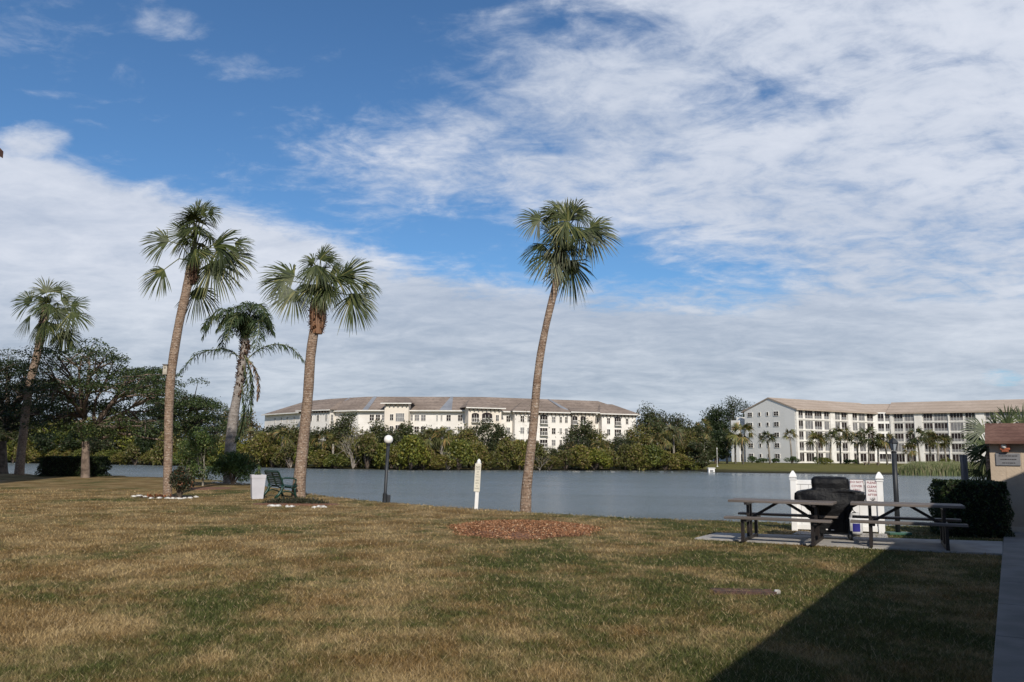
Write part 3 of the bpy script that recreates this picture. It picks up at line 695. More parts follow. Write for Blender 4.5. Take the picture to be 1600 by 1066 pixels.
# --- long four-storey building beyond the far trees
BZ = -0.4; EV = 12.1
ppl = [(414, 246), (480, 226), (560, 214), (745, 211), (992, 227)]
pl = [Vector((at(px, 650, Y).x, Y, 0)) for px, Y in ppl]
bl = empty('apartment_building', (pl[2].x, pl[2].y, BZ), 'long cream four storey building with brown roof behind the far shore trees', 'building')
def loc_to(root, objs):
    for o in objs:
        o.parent = root; o.matrix_parent_inverse = Matrix.Translation(root.location).inverted()
class Pm:       # parent wrapper: build in world space, hang under a root
    pass
def under(root, o): o.parent = root; o.matrix_parent_inverse = Matrix.Translation(root.location).inverted(); return o
walls = [Wall(pl[i], pl[i + 1]) for i in range(4)]
back = [p + Vector((w.n * -17).xy.to_3d()) for p, w in zip(pl, [walls[0], walls[1], walls[2], walls[2], walls[3]])]
mid = [(a + b_) / 2 for a, b_ in zip(pl, back)]
mb = MB(); mb.prism([p[:2] for p in pl] + [p[:2] for p in back[::-1]], BZ, EV); under(bl, mb.build('wall', M_cream))
mb = MB()
out_ = [p + (p - b_).normalized() * 1.0 for p, b_ in zip(pl, back)]; bout = [b_ + (b_ - p).normalized() * 1.0 for p, b_ in zip(pl, back)]
out_[-1] += walls[3].d * 1.0; bout[-1] += walls[3].d * 1.0
rid = [m_.copy() for m_ in mid]; rid[-1] -= walls[3].d * 7; rid[0] += walls[0].d * 9
RH = 16.3
vs = [(p.x, p.y, EV + .1) for p in out_] + [(p.x, p.y, RH) for p in rid] + [(p.x, p.y, EV + .1) for p in bout]
fs = []
for i in range(4): fs += [(i, i + 1, i + 6, i + 5), (i + 5, i + 6, i + 11, i + 10)]
fs += [(4, 14, 9), (0, 5, 10)]
mb.add(vs, fs)
for i in range(4):
    a, b_ = out_[i], out_[i + 1]; mb.bar((a.x, a.y, EV), (b_.x, b_.y, EV), .35, .3, 1)
mb.add([(p.x, p.y, EV - .02) for p in out_ + bout[::-1]], [tuple(range(10))], 1)
under(bl, mb.build('roof', [M_roof_far, M_whitep]))
for px_, w0, w1 in ((572, .7, .5), (697, 1.6, .3), (888, .9, .3), (520, .6, .3)):
    mb = MB()
    i = max(k for k in range(4) if ppl[k][0] <= px_); t_ = walls[i].hit(px_, 650)[0] / walls[i].L
    e0 = out_[i].lerp(out_[i + 1], t_) + Vector((0, 0, EV + .16)); r0_ = rid[i].lerp(rid[i + 1], t_) + Vector((0, 0, RH + .02)); d_ = walls[i].d
    up_ = Vector((0, 0, .06)); q = [e0 - d_ * w0 + up_, e0 + d_ * w0 + up_, r0_ + d_ * w1 + up_, r0_ - d_ * w1 + up_]; q += [v - up_ * 1.5 for v in q]
    mb.add(q, [(0, 1, 2, 3), (7, 6, 5, 4), (0, 4, 5, 1), (1, 5, 6, 2), (2, 6, 7, 3), (3, 7, 4, 0)])
    under(bl, mb.build('roof_flashing', mat('flashing', (.24, .25, .27), .6, (.19, .195, .21), .4)))
def seg_of(px):
    for i in range(4):
        if ppl[i][0] <= px < ppl[i + 1][0]: return walls[i]
    return walls[3]
def bay(px0, px1, prj, top, name='bay', beige=False, arches=(), rows=4):
    w = seg_of((px0 + px1) / 2); a0, _ = w.hit(px0, 650); a1, _ = w.hit(px1, 650)
    mb = MB(); w.box(mb, a0, a1, BZ, top, -.5, prj); o = under(bl, mb.build(name, M_beige if beige else M_cream))
    mb = MB(); e = .9; z = top
    cs = [w.pt(a0 - e, z, -2), w.pt(a1 + e, z, -2), w.pt(a1 + e, z, prj + e), w.pt(a0 - e, z, prj + e)]
    hb = min(3.0, (a1 - a0) * .30); tp = [w.pt(a0 + (a1 - a0) * .32, z + hb, -5.5), w.pt(a1 - (a1 - a0) * .32, z + hb, -5.5)]
    mb.add(cs + tp, [(3, 2, 5, 4), (0, 3, 4), (2, 1, 5), (0, 1, 2, 3)])
    w.box(mb, a0 - e, a1 + e, z - .28, z - .02, prj + e - .15, prj + e + .05, 1)
    k = 0
    while a0 + .3 + k * 1.1 < a1:       # brackets below the eave
        w.box(mb, a0 + .2 + k * 1.1, a0 + .5 + k * 1.1, z - .75, z - .05, prj, prj + .7, 2); k += 1
    under(bl, mb.build('bay_roof', [M_roof_far, M_whitep, M_bark])); return w, a0, a1, o
bays = [(478, 524, 2.0, 12.5, False), (604, 641, 2.2, 14.0, True), (727, 778, 2.6, 12.9, True), (800, 887, 2.0, 12.3, False), (889, 924, 2.4, 12.5, True), (935, 988, 2.0, 12.3, False)]
binfo = []
for b_ in bays:
    w, a0, a1, o = bay(b_[0], b_[1], b_[2], b_[3], beige=b_[4]); binfo.append((b_[0], b_[1], w, b_[2]))
def lwin(px, wpx, row, panes=2, arch=False, balcony=False, hh=1.5):
    w = seg_of(px); o = 0.0
    for q0, q1, ww, pr in binfo:
        if q0 <= px <= q1: w = ww; o = pr
    w2 = Wall((w.p0 + w.n * o).xy, (w.p1 + w.n * o).xy) if o else w
    a, _ = w2.hit(px, 655); hw = wpx / 2 * (w2.pt(a, 0) - EYE).length / F
    zc = EV - 1.75 - row * 3.0
    if balcony:
        x = under(bl, win(w2, None, a - hw, a + hw, zc - 1.1, zc + .75, panes, arch=arch, name='balcony', fw=.07))
        mb = MB(); w2.box(mb, a - hw - .1, a + hw + .1, zc - 1.25, zc - 1.1, 0, .9)
        w2.box(mb, a - hw - .1, a + hw + .1, zc - .25, zc - .15, .82, .9)
        k = 0
        while k * .45 < 2 * hw: w2.box(mb, a - hw + k * .45, a - hw + k * .45 + .06, zc - 1.1, zc - .2, .83, .88); k += 1
        r_ = mb.build('railing', M_whitep); r_.parent = x; return
    under(bl, win(w2, None, a - hw, a + hw, zc - hh / 2, zc + hh / 2, panes, shut=True, fw=.08, glass=M_screen if (px * 7 + row * 13) % 5 < 1.2 else M_glass))
for px, wp in [(430, 4), (440, 4), (449, 4), (460, 4), (471, 4), (486, 5), (497, 5), (510, 5), (519, 4), (535, 4), (545, 5), (581, 6.5), (590.5, 6.5), (600, 6.5), (612, 5), (641.5, 7), (651.5, 7), (661.5, 7), (683, 2.2), (690, 2.2), (701, 6.5), (719, 6.5)]:
    for row in (0, 1): lwin(px, wp, row)
for row in (0, 1, 2): lwin(625, 13, row, 4, hh=2.0)
for px in (742.6, 761): lwin(px, 12 if px < 750 else 17, 0, 3, arch=True, balcony=True)
for px, wp in [(777, 4.5), (794, 6), (816, 6), (826, 4), (865, 6), (876, 3.5), (931.7, 5), (950.7, 5), (979.6, 4), (990, 4)]:
    for row in range(4): lwin(px, wp, row)
for row in range(4): lwin(849.5, 12.5, row, 3, arch=(row == 0), balcony=True)
for row in range(4): lwin(965, 11, row, 3, arch=(row == 0), balcony=True)
for row in range(3): lwin(884.8, 4, row)
for px in (898, 911): lwin(px, 9, 0, 2, arch=True, balcony=True)

# --- five-storey grey and white building across the water on the right
EV2 = 13.7; BZ2 = -0.45; FH = 2.78
A0 = at(1244, 700, 214); A1 = at(1367, 700, 231); Bq0 = at(1393, 700, 230); Bq1 = at(1720, 700, 203)
dA = Vector((A1.x - A0.x, A1.y - A0.y, 0)).normalized(); nA = Vector((-dA.y, dA.x, 0)); GW = 17.0
G1 = Vector((A0.x, A0.y, 0)) + nA * GW
br = empty('condo_building', (A0.x, A0.y, BZ2), 'five storey pale building with tan roof and grey gable wall across the pond', 'building')
wG = Wall(G1.xy, A0.xy); wA = Wall(A0.xy, A1.xy); wC = Wall(A1.xy, Bq0.xy); wB = Wall(Bq0.xy, Bq1.xy)
mb = MB(); Ab = Vector((A1.x, A1.y, 0)) + nA * GW + dA * 10; PK = EV2 + 3.25
mb.prism([A0.xy, A1.xy, (Vector((A1.x, A1.y, 0)) + dA * 10).xy, Ab.xy, G1.xy], BZ2, EV2)
gm = (Vector((A0.x, A0.y, 0)) + G1) / 2
under(br, mb.build('wall', M_whitep))
mb = MB(); vs = [wG.pt(-.0, BZ2, .06), wG.pt(wG.L, BZ2, .06), wG.pt(wG.L, EV2, .06), wG.pt(wG.L / 2, PK - .1, .06), wG.pt(0, EV2, .06)]
vs += [v - wG.n * .5 for v in vs]
mb.add(vs, [(0, 1, 2, 3, 4), (9, 8, 7, 6, 5)] + [(i, (i + 1) % 5, (i + 1) % 5 + 5, i + 5) for i in range(5)]); under(br, mb.build('gable_wall', M_grey))
mb = MB()
def gable_roof(mb, p0, d, n, L, W, z, h, e=.9, mi=0, g=None):
    a = p0 - d * e - (-n) * 0; P = lambda s, t, zz: (p0 + d * s + n * t).xy.to_3d() + Vector((0, 0, zz))
    k = h / (W / 2)
    g = e if g is None else g
    v = [P(-g, -e, z - k * e), P(L, -e, z - k * e), P(L, W / 2, z + h), P(-g, W / 2, z + h), P(-g, W + e, z - k * e), P(L, W + e, z - k * e)]
    v += [q - Vector((0, 0, .35)) for q in v]
    mb.add(v, [(0, 1, 2, 3), (3, 2, 5, 4), (6, 9, 8, 7), (9, 10, 11, 8), (0, 6, 7, 1), (0, 3, 9, 6), (3, 4, 10, 9), (4, 5, 11, 10), (1, 7, 8, 2), (2, 8, 11, 5)], mi)
gable_roof(mb, Vector((A0.x, A0.y, 0)), dA, nA, wA.L + 6, GW, EV2 + .2, 3.05, g=.25)
dB = wB.d; nB = -wB.n
gable_roof(mb, Vector((Bq0.x, Bq0.y, 0)) + nB * .0, dB, nB, wB.L + 3, 16, EV2 + .2, 3.0)
wCr = Wall(A1.xy, Bq0.xy); gable_roof(mb, Vector((A1.x, A1.y, 0)) - wCr.d * 2 - wCr.n * 1.0, wCr.d, -wCr.n, wCr.L + 8, 14, EV2 + .2, 2.6, e=.5)
under(br, mb.build('roof', [M_roof_tan]))
mb = MB(); b0v = Vector((Bq0.x, Bq0.y, 0)); b1v = Vector((Bq1.x, Bq1.y, 0))
mb.prism([b0v.xy, b1v.xy, (b1v + nB * 16).xy, (b0v + nB * 16).xy], BZ2, EV2 + .1); under(br, mb.build('wing_wall', mat('wall_wing', (0.60, 0.575, 0.54), .85, (0.55, 0.53, 0.49), .2)))
mb = MB(); wC2 = Wall((wC.p0 + dA * 1.5).xy, (wC.p1 - dB * 0).xy); mb.prism([wC.p0.xy, wC.p1.xy, (wC.p1 + nA * 8).xy, (wC.p0 + nA * 8).xy], BZ2, EV2); under(br, mb.build('link_wall', M_grey))
def zrow(r_): return BZ2 + .35 + r_ * FH
for r_ in range(5):
    for px, wp in ((1173.6, 6), (1188.3, 2.6), (1201, 2.6), (1214.6, 6.4)):
        a, _ = wG.hit(px, 690); hw = wp / 2 * (wG.pt(a, 0) - EYE).length / F * 1.35; z = zrow(r_) + 1.0
        small = wp < 4
        under(br, win(wG, None, a - hw, a + hw, z + (.1 if small else 0), z + (1.0 if small else 1.05), 1 if small else 2, shut=not small, o=.1, fw=.09))
mb = MB(); 
for r_ in range(1, 5): wA.box(mb, 0, wA.L, zrow(r_) - .18, zrow(r_) + .05, -.1, .22); wB.box(mb, 0, wB.L, zrow(r_) - .18, zrow(r_) + .05, -.1, .18)
for px0, px1 in ((1244, 1247.5), (1297.5, 1304.5), (1325, 1332)):
    a0, _ = wA.hit(px0, 690); a1, _ = wA.hit(px1, 690); wA.box(mb, a0, a1, BZ2, EV2, -.1, .35)
for px0, px1 in ((1393, 1397), (1430.5, 1443), (1483.5, 1485.3), (1527, 1541), (1556, 1560), (1585, 1588)):
    a0, _ = wB.hit(px0, 690); a1, _ = wB.hit(px1, 690); wB.box(mb, a0, a1, BZ2, EV2, -.1, .32)
under(br, mb.build('ledges_and_piers', M_whitep))
colsA = [(1248.5, 1255.5, 2), (1259, 1271, 3), (1274, 1285, 3), (1289, 1296.5, 2), (1306, 1313.5, 2), (1316, 1324, 2), (1333, 1340.5, 2), (1343, 1352.5, 2), (1356, 1365.5, 2)]
colsB = [(1399, 1412.5, 3), (1416, 1429.5, 3), (1445, 1459, 3), (1462, 1482, 4), (1487, 1507, 4), (1511, 1525.5, 3), (1543, 1555, 2), (1562, 1584, 4), (1589, 1602, 3)]
rgb = random.Random(4)
for wl, cols in ((wA, colsA), (wB, colsB)):
    for ci, (p0, p1, pn) in enumerate(cols):
        for r_ in range(5):
            a0, _ = wl.hit(p0, 690); a1, _ = wl.hit(p1, 690); z = zrow(r_)
            if wl is wB and ci == 5 and r_ < 2: continue
            under(br, win(wl, None, a0, a1, z + .25, z + 2.38, pn, rail=(.72 if r_ else 0), o=0, fw=.07, name='screened_balcony' if r_ else 'patio_window', glass=M_glass if rgb.random() < .72 else M_screen))
for ci, (p0, p1) in enumerate(((1373.5, 1382.5), (1385, 1391))):
    for r_ in range(5):
        a0, _ = wC.hit(p0, 690); a1, _ = wC.hit(p1, 690); z = zrow(r_)
        under(br, win(wC, None, a0, a1, z + .3, z + 2.35, 2, rail=.7, o=0, fw=.05, name='screened_balcony'))
# stair tower left of the gable
T0 = at(1143, 700, 233); T1 = at(1162, 700, 230); wT = Wall(T0.xy, T1.xy)
tw = []
mb = MB(); wT.box(mb, 0, wT.L * .66, BZ2, 11.2, -6, 0); wT.box(mb, wT.L * .66, wT.L, BZ2, 9.8, -6, -.4)
wT.box(mb, wT.L * .3, wT.L * .62, 11.2, 12.1, -4, -1)
under(br, mb.build('stair_tower', M_grey)); mb = MB()
for r_ in range(3): wT.box(mb, wT.L * .72, wT.L * .92, zrow(r_) + .1, zrow(r_) + 1.9, -.3, -.37)
under(br, mb.build('stair_opening', M_glass))
mb = MB(); g0 = at(1108, 700, 246); g1 = at(1142, 700, 246); wL = Wall(g0.xy, g1.xy); wL.box(mb, 0, wL.L, BZ2, 6.2, -6, 0)
bb = empty('annex_building', (g0.x, g0.y, BZ2), 'low pale annex half hidden by palms left of the grey gable', 'building'); under(bb, mb.build('wall', M_cream))
mb = MB(); wL.box(mb, -.4, wL.L, 6.2, 6.6, -6.5, .5); under(bb, mb.build('roof', M_roof_tan))
for k in range(4):
    for r_ in range(2): under(bb, win(wL, None, .6 + k * 1.6, 1.6 + k * 1.6, zrow(r_) + .9, zrow(r_) + 2.1, 2))

# --- the building beside the path that throws the big shadow (its wall and eave stand right of the view)
hb = empty('clubhouse', fr(2.6, 4), 'low building with overhanging eave beside the concrete path', 'building')
mb = MB(); pts_ = [fr(2.1, -14), fr(9, -14), fr(9, 16.9), fr(2.1, 16.9)]; mb.prism([p[:2] for p in pts_], 0, 2.65); under(hb, mb.build('wall', M_siding))
mb = MB(); v = [fr(.82, -15, 2.9), fr(.82, 18.3, 2.9), fr(5.5, 18.3, 5.2), fr(5.5, -15, 5.2), fr(10, 18.3, 2.76), fr(10, -15, 2.76)]
v += [q - Vector((0, 0, .12)) for q in v]
mb.add(v, [(0, 1, 2, 3), (3, 2, 4, 5), (6, 9, 8, 7), (9, 11, 10, 8), (0, 6, 7, 1), (4, 10, 11, 5), (1, 7, 8, 2), (2, 8, 10, 4), (0, 3, 9, 6), (3, 5, 11, 9)]); under(hb, mb.build('roof', M_roof_wood))

# --- neighbour building whose roof corner peeps in at the left
ec = at(5.5, 237, 34.0); z = ec.z; nb = empty('neighbour_building', (ec.x - 7, 16, 0), 'brown roof corner of a tall building at the left edge', 'building')
mb = MB(); mb.prism([(ec.x - 24, 4), (ec.x - .85, 4), (ec.x - .85, ec.y - .75), (ec.x - 24, ec.y - .75)], 0, z - .1); under(nb, mb.build('wall', M_trim))
mb = MB(); v = [(ec.x, 3.2, z), (ec.x, ec.y, z), (ec.x - 5, ec.y, z + 5), (ec.x - 5, 3.2, z + 5), (ec.x - 25, ec.y, z), (ec.x - 25, 3.2, z)]; v += [(a, b_, c_ - .3) for a, b_, c_ in v]
mb.add(v, [(0, 1, 2, 3), (3, 2, 4, 5), (6, 9, 8, 7), (9, 11, 10, 8), (0, 6, 7, 1), (4, 10, 11, 5), (1, 7, 8, 2), (2, 8, 10, 4), (0, 3, 9, 6), (3, 5, 11, 9)]); under(nb, mb.build('roof', M_roof_wood))

# --- shed
sh0 = gnd(1566.5, 832.5); sb = sh0.dot(uu); sa = sh0.dot(rr_) 
sL = Wall(fr(sa - .0, sb).xy, fr(sa + 2.2, sb).xy)
eL, eZ = sL.hit(1547, 692); WL = sL.hit(1547, 720)[0]
shed = empty('storage_shed', fr(sa, sb), 'beige sided shed with brown shingle roof at the end of the path', 'shed')
mb = MB(); sL.box(mb, WL, 2.2, 0, eZ - .02, -2.2, 0)
for k in range(1, 9): sL.box(mb, WL + k * .29, WL + k * .29 + .012, .12, eZ - .05, -.01, .004)
under(shed, mb.build('wall', M_siding)); mb = MB(); sL.box(mb, WL - .01, 2.2, .0, .14, 0, .02); sL.box(mb, WL - .05, 2.3, eZ - .03, eZ + .035, .1, .16); under(shed, mb.build('trim', M_trim))
mb = MB(); rl = WL - .07
z2 = sL.hit(1546, 661.5)[1]; dz = z2 - eZ
v = [sL.pt(rl, eZ + .035, .2), sL.pt(2.4, eZ + .035, .2), sL.pt(2.4, eZ + dz * 1.08, -1.05), sL.pt(rl, eZ + dz * 1.08, -1.05), sL.pt(2.4, eZ + .035, -2.4), sL.pt(rl, eZ + .035, -2.4)]
v += [q - Vector((0, 0, .06)) for q in v]
mb.add(v, [(0, 1, 2, 3), (3, 2, 4, 5), (6, 9, 8, 7), (9, 11, 10, 8), (0, 6, 7, 1), (4, 10, 11, 5), (1, 7, 8, 2), (2, 8, 10, 4), (0, 3, 9, 6), (3, 5, 11, 9)]); under(shed, mb.build('roof', M_roof_wood))
def onw(px, py): return sL.hit(px, py)
a, z = onw(1570, 698); fx = empty('wall_light', sL.pt(a, z, 0), 'orange wall light with round white lens under the shed eave', 'light', rz=RZ)
mb = MB(); mb.box((0, -.055, 0), (.19, .11, .15)); mb.box((0, -.05, -.09), (.14, .09, .05)); mb.build('housing', M_orange, fx, bevel=.015)
mb = MB(); mb.lathe([(.055, 0), (.05, .02), (.02, .035)], n=14); o = mb.build('lens', M_globe, fx, smooth=True); o.rotation_euler = (R(90), 0, 0); o.location = (-.02, -.11, .01)
a, z = onw(1575, 718); pq = empty('wall_plaque', sL.pt(a, z, 0), 'grey plaque with faint lettering below the orange light', 'sign', rz=RZ)
mb = MB(); mb.box((0, -.012, 0), (.46, .024, .27)); mb.build('plate', M_plaque, pq, bevel=.01)
mb = MB()
for zz_, ww in ((.075, .34), (.0, .28), (-.075, .22)):
    k = -ww / 2; rg = random.Random(int(ww * 100))
    while k < ww / 2:
        l = rg.uniform(.02, .06); mb.box((k + l / 2, -.026, zz_), (l, .004, .018)); k += l + .012
mb.build('engraved_lines', M_ink, pq)

#PART3
# ================================================================ palms on the lawn
C2 = (200, 280, 3.807); C6 = (780, 280, 4.845); C0 = (0, 400, 2.667)
def on_ground(px, py): p = gnd(px, py); return Vector((p.x, p.y, gz(p.x, p.y)))
b4 = on_ground(820, 797)
sabal('tall leaning cabbage palm standing alone at the water edge beside the mulch bed', b4,
      [(820, 797), (822, 775), (824, 750), (832, 680), (841, 580), (852, 515), (866, 455), (875, 415)], [21, 17, 15.5, 13.5, 12.5, 11.5, 11.5, 12, 12], C6, (470, 560),
      [(300, 310, -1, .15, 200, .1), (320, 500, -.7, -.6, 200, .1), (400, 580, -.55, -.85, 230), (545, 620, .15, -1, 290, -.3), (490, 600, -.3, -1, 200, -.4), (680, 400, .8, -.55, 260, .2), (610, 420, .5, -.9, 210, .5),
       (690, 385, .85, .35, 190), (560, 270, .5, .75, 160), (600, 250, .8, -.2, 150), (470, 280, -.35, 1, 190), (420, 250, -.6, -.5, 150), (450, 220, -.6, .4, 140), (520, 220, .5, .9, 120),
       (500, 360, 0, -1, 200, .7), (440, 400, -.4, -.9, 180, .6), (560, 400, .2, -.9, 170, .8), (520, 320, 0, .8, 200, .2), (470, 470, -.2, -1, 190, .5), (520, 500, .2, -1, 170, .4)], 4, (465, 590, 115, 130), extra=0, core=(500, 240), ncore=4)
b2 = on_ground(262, 776)
sabal('tallest cabbage palm with a wooden box on its trunk beside the croton bush', b2,
      [(262, 776), (262, 745), (263, 700), (264, 640), (268, 580), (279, 510), (290, 460), (300, 408)], [14, 13, 12.5, 13, 13.5, 13.5, 13.5, 14, 14], C2, (390, 470),
      [(400, 190, -.1, 1, 125), (450, 220, .5, .6, 125), (430, 300, .3, -.3, 140, .5), (490, 210, .6, .2, 105), (385, 250, -.5, .3, 100), (350, 330, -.7, .5, 155), (245, 375, -1, .15, 160), (330, 350, -.7, -.7, 120),
       (215, 545, -.75, -.6, 165, .1), (410, 430, .3, -.9, 140, .7), (470, 440, .3, -.9, 110, .4), (530, 400, .8, .6, 225), (600, 450, .7, -.3, 190), (560, 420, .6, -.8, 130), (510, 500, .5, -.9, 220, .1),
       (390, 640, .25, -1, 185, -.5), (640, 380, .8, .1, 120), (430, 260, 0, .3, 150, .6)], 2, (390, 545, 90, 140), extra=2, core=(425, 200), ncore=9)
b3 = on_ground(466, 777)
sabal('stout cabbage palm with ragged reddish boots behind the green bench', b3,
      [(466, 777), (468, 750), (473, 700), (481, 620), (485, 560), (491, 515), (497, 475)], [24, 19, 17, 15.5, 15, 14.5, 14.5, 15], C2, (1150, 720),
      [(1130, 450, 0, 1, 120), (1170, 465, .6, .5, 115), (1095, 480, -.8, .1, 115), (1150, 540, .2, -.5, 150, .5), (1210, 520, .7, -.3, 110), (1110, 540, -.4, -.6, 120, .4), (990, 580, -1, .15, 205), (1000, 680, -.6, -.75, 175),
       (1290, 580, .8, .4, 215), (1310, 680, .6, -.4, 205), (1340, 700, .3, -.95, 185, .2), (1250, 600, .6, .3, 150), (1140, 640, 0, -.9, 150, .7), (1190, 640, .3, -.9, 140, .5), (1080, 640, -.6, -.6, 120, .3), (1400, 620, .9, -.3, 120),
       (940, 610, -.9, -.3, 150)], 3, (1128, 815, 150, 180), extra=3, core=(1150, 470), ncore=10)
b1 = on_ground(30, 741)
sabal('cabbage palm farthest left leaning beside the dark clipped hedge', b1,
      [(30, 741), (34, 700), (45, 610), (58, 555), (66, 515), (72, 478)], [15, 12.5, 12, 12, 12, 12.5, 13], C0, (190, 245),
      [(195, 150, -.4, .8, 85), (215, 140, .3, .8, 90), (185, 185, -.6, .2, 80), (245, 180, .6, .2, 80), (220, 205, 0, -.3, 90, .6), (125, 188, -1, .25, 92), (120, 250, -.7, -.6, 88), (300, 205, .8, .35, 90), (310, 240, .7, -.5, 100),
       (262, 315, .4, -.9, 85), (200, 275, 0, -.9, 90, .6), (225, 285, .3, -.9, 85, .3), (170, 280, -.2, -.9, 80, .3), (240, 230, .4, -.4, 100)], 1, (176, 300, 44, 80), extra=3, core=(210, 150), ncore=8)

# queen palm
def queen():
    Yd = 41.0; mpp = Yd / F; rng = np.random.default_rng(9)
    base = gnd(359, 748); base = Vector((at(359, 735, Yd).x, Yd, gz(at(359, 735, Yd).x, Yd)))
    root = empty('queen_palm', base, 'feathery queen palm with a brown hanging frond skirt between two cabbage palms', 'palm tree')
    L = lambda px, py, dy=0: at(px, py, Yd + dy) - base
    trunk_mesh([(0, 0, -.2), L(360, 700), L(365, 650), L(374, 600), L(380, 560), L(384, 525)], [w * mpp / 2 for w in (18, 17, 15, 12, 12, 10)], root, M_trunk_q)
    parts = []; dead = []; ra = MB()
    def frond(pts, Lw, n=74, d=parts, droop=.7, rad=.03):
        P = [Vector(p) for p in pts]; out = []
        for i in range(len(P) - 1):
            p0 = P[max(i - 1, 0)]; p1 = P[i]; p2 = P[i + 1]; p3 = P[min(i + 2, len(P) - 1)]
            for k in range(6):
                t = k / 6; out.append(0.5 * ((2 * p1) + (p2 - p0) * t + (2 * p0 - 5 * p1 + 4 * p2 - p3) * t * t + (3 * p1 - p0 - 3 * p2 + p3) * t ** 3))
        out.append(P[-1]); ra.tube(out, [rad * (1 - .8 * i / len(out)) for i in range(len(out))], 5, cap=False)
        V = []; o = np.array([p[:] for p in out]); m_ = len(o) - 1
        for k in range(n):
            s = (.10 + .9 * k / n) * m_; i = min(int(s), m_ - 1); c = o[i] + (o[i + 1] - o[i]) * (s - i); tg = unit(o[i + 1] - o[i])
            l = Lw * (math.sin(math.pi * (.18 + .78 * k / n)) ** .6) * rng.uniform(.8, 1.15)
            sd = unit(np.cross(tg, [0, 0, 1.0]) + 1e-3)
            for sg in (-1, 1):
                dr = unit(sd * sg * rng.uniform(.5, 1) + tg * rng.uniform(.2, .6) + np.array([0, 0, rng.uniform(-.5, .5)]) + rng.normal(0, .12, 3))
                w = unit(np.cross(dr, rng.normal(size=3))) * .021
                p1 = c + dr * l * .45 + np.array([0, 0, -droop * l * .15]); p2 = c + dr * l * .75 + np.array([0, 0, -droop * l * .62])
                V += [c - w * .6, c + w * .6, p1 + w, p1 - w, p1 - w, p1 + w, p2 + w * .3, p2 - w * .3]
        V = np.array(V); d.append((V, np.arange(len(V)).reshape(-1, 4)))
    T = (383, 535)
    fr_ = [[(375, 560), (360, 548), (338, 546), (305, 556), (280, 585)], [(388, 560), (405, 546), (430, 538), (455, 543), (476, 566)],
           [T, (372, 510), (350, 492), (330, 500), (316, 528)], [T, (370, 495), (345, 483), (325, 500), (318, 512)], [T, (385, 500), (375, 482), (355, 484), (335, 496)],
           [T, (390, 495), (398, 478), (408, 478), (416, 494)], [T, (392, 500), (404, 486), (414, 500), (408, 530)], [T, (388, 500), (392, 480), (385, 474), (372, 480)],
           [T, (384, 505), (378, 490), (364, 500), (355, 528)], [T, (392, 510), (402, 500), (404, 520), (398, 545)], [T, (380, 510), (368, 505), (352, 520), (346, 545)], [T, (395, 505), (412, 490), (420, 500), (424, 520)]]
    for i, f in enumerate(fr_):
        tw = rng.uniform(-2.2, 2.2) if i > 1 else rng.uniform(-.6, .6)
        frond([L(p[0], p[1], tw * (k / 4.0) ** 1.2) for k, p in enumerate(f)], .72 if i > 1 else .62)
    for i in range(8):
        a = rng.uniform(0, 6.28); c = L(*T); frond([c + Vector((math.cos(a) * q, math.sin(a) * q, zz_)) for q, zz_ in ((0, 0), (.2, .8), (.55, 1.35), (1.0, 1.2), (1.4, .5))], .7)
    for f in ([(388, 555), (396, 575), (398, 610), (392, 650), (384, 680)], [(390, 560), (399, 590), (400, 620), (396, 660)], [(386, 570), (392, 600), (388, 640), (382, 670)], [(392, 560), (404, 575), (410, 600), (408, 625)], [(384, 600), (386, 640), (380, 675), (374, 690)]):
        frond([L(p[0] - 6, p[1], -.25) for p in f], .42, 60, parts if f[0][0] != 392 else dead, .6, .025)
    V, Fq = merge(parts); npmesh('crown', V, Fq, M_queen, root)
    V, Fq = merge(dead); npmesh('hanging_fronds', V, Fq, M_dead, root)
    ra.build('leaf_stalks', MATS['petiole'], root, smooth=True)
    mb = MB()
    for i in range(240):
        s = rng.random(); c = L(373.5 + 10.5 * s, 612 - 82 * s); a = rng.uniform(0, 6.28)
        mb.bar(c, c + Vector((math.cos(a) * .30, math.sin(a) * .30, rng.uniform(-.35, .4))), rng.uniform(.03, .08), .02)
    mb.build('leaf_boots', MATS['boots'], root)
queen()

# box on the palm trunk
p = at(258.5, 578, b2.y - .12); bx = empty('wooden_box', p, 'small weathered wooden nest box fixed to the left side of the tallest palm trunk', 'nest box', rz=R(10))
mb = MB(); mb.box((0, 0, 0), (.14, .17, .34)); mb.build('body', M_box, bx, bevel=.006)
mb = MB(); mb.box((0, -.01, .18), (.19, .23, .025)); mb.build('lid', M_wood, bx); mb = MB(); mb.lathe([(.022, 0), (.022, .01)], n=10); o = mb.build('hole', M_black, bx); o.rotation_euler = (R(90), 0, 0); o.location = (0, -.086, .06)

# ================================================================ beds and shrubs on the lawn
ORD = ['first', 'second', 'third', 'fourth', 'fifth', 'sixth', 'seventh', 'eighth', 'ninth', 'tenth', 'eleventh', 'twelfth']
def stones(spec, group, label):
    rg = random.Random(2)
    for i, (px, py, w) in enumerate(spec):
        p = on_ground(px, py); wm = w * p.y / F; o = empty('edging_stone', p + Vector((0, 0, .0)), label, 'stone', group)
        bm = MB(); 
        import bmesh
        b_ = bmesh.new(); bmesh.ops.create_icosphere(b_, subdivisions=2, radius=1)
        for v in b_.verts:
            f = 1 + rg.uniform(-.22, .22); v.co = Vector((v.co.x * wm * .5 * f, v.co.y * .10 * f, max(-.02, v.co.z * .055 * f)))
        me = bpy.data.meshes.new('edging_stone'); b_.to_mesh(me); b_.free(); me.materials.append(M_stone)
        col.objects.unlink(o); bpy.data.objects.remove(o); o = bpy.data.objects.new('edging_stone', me); col.objects.link(o); o.location = p; o.rotation_euler.z = rg.uniform(-.3, .3)
        tag(o, label.replace('white', ORD[sorted(q[0] for q in spec).index(px)] + ' white', 1).replace('stone', 'stone from the left', 1).replace('flat ', ''), 'stone', group)
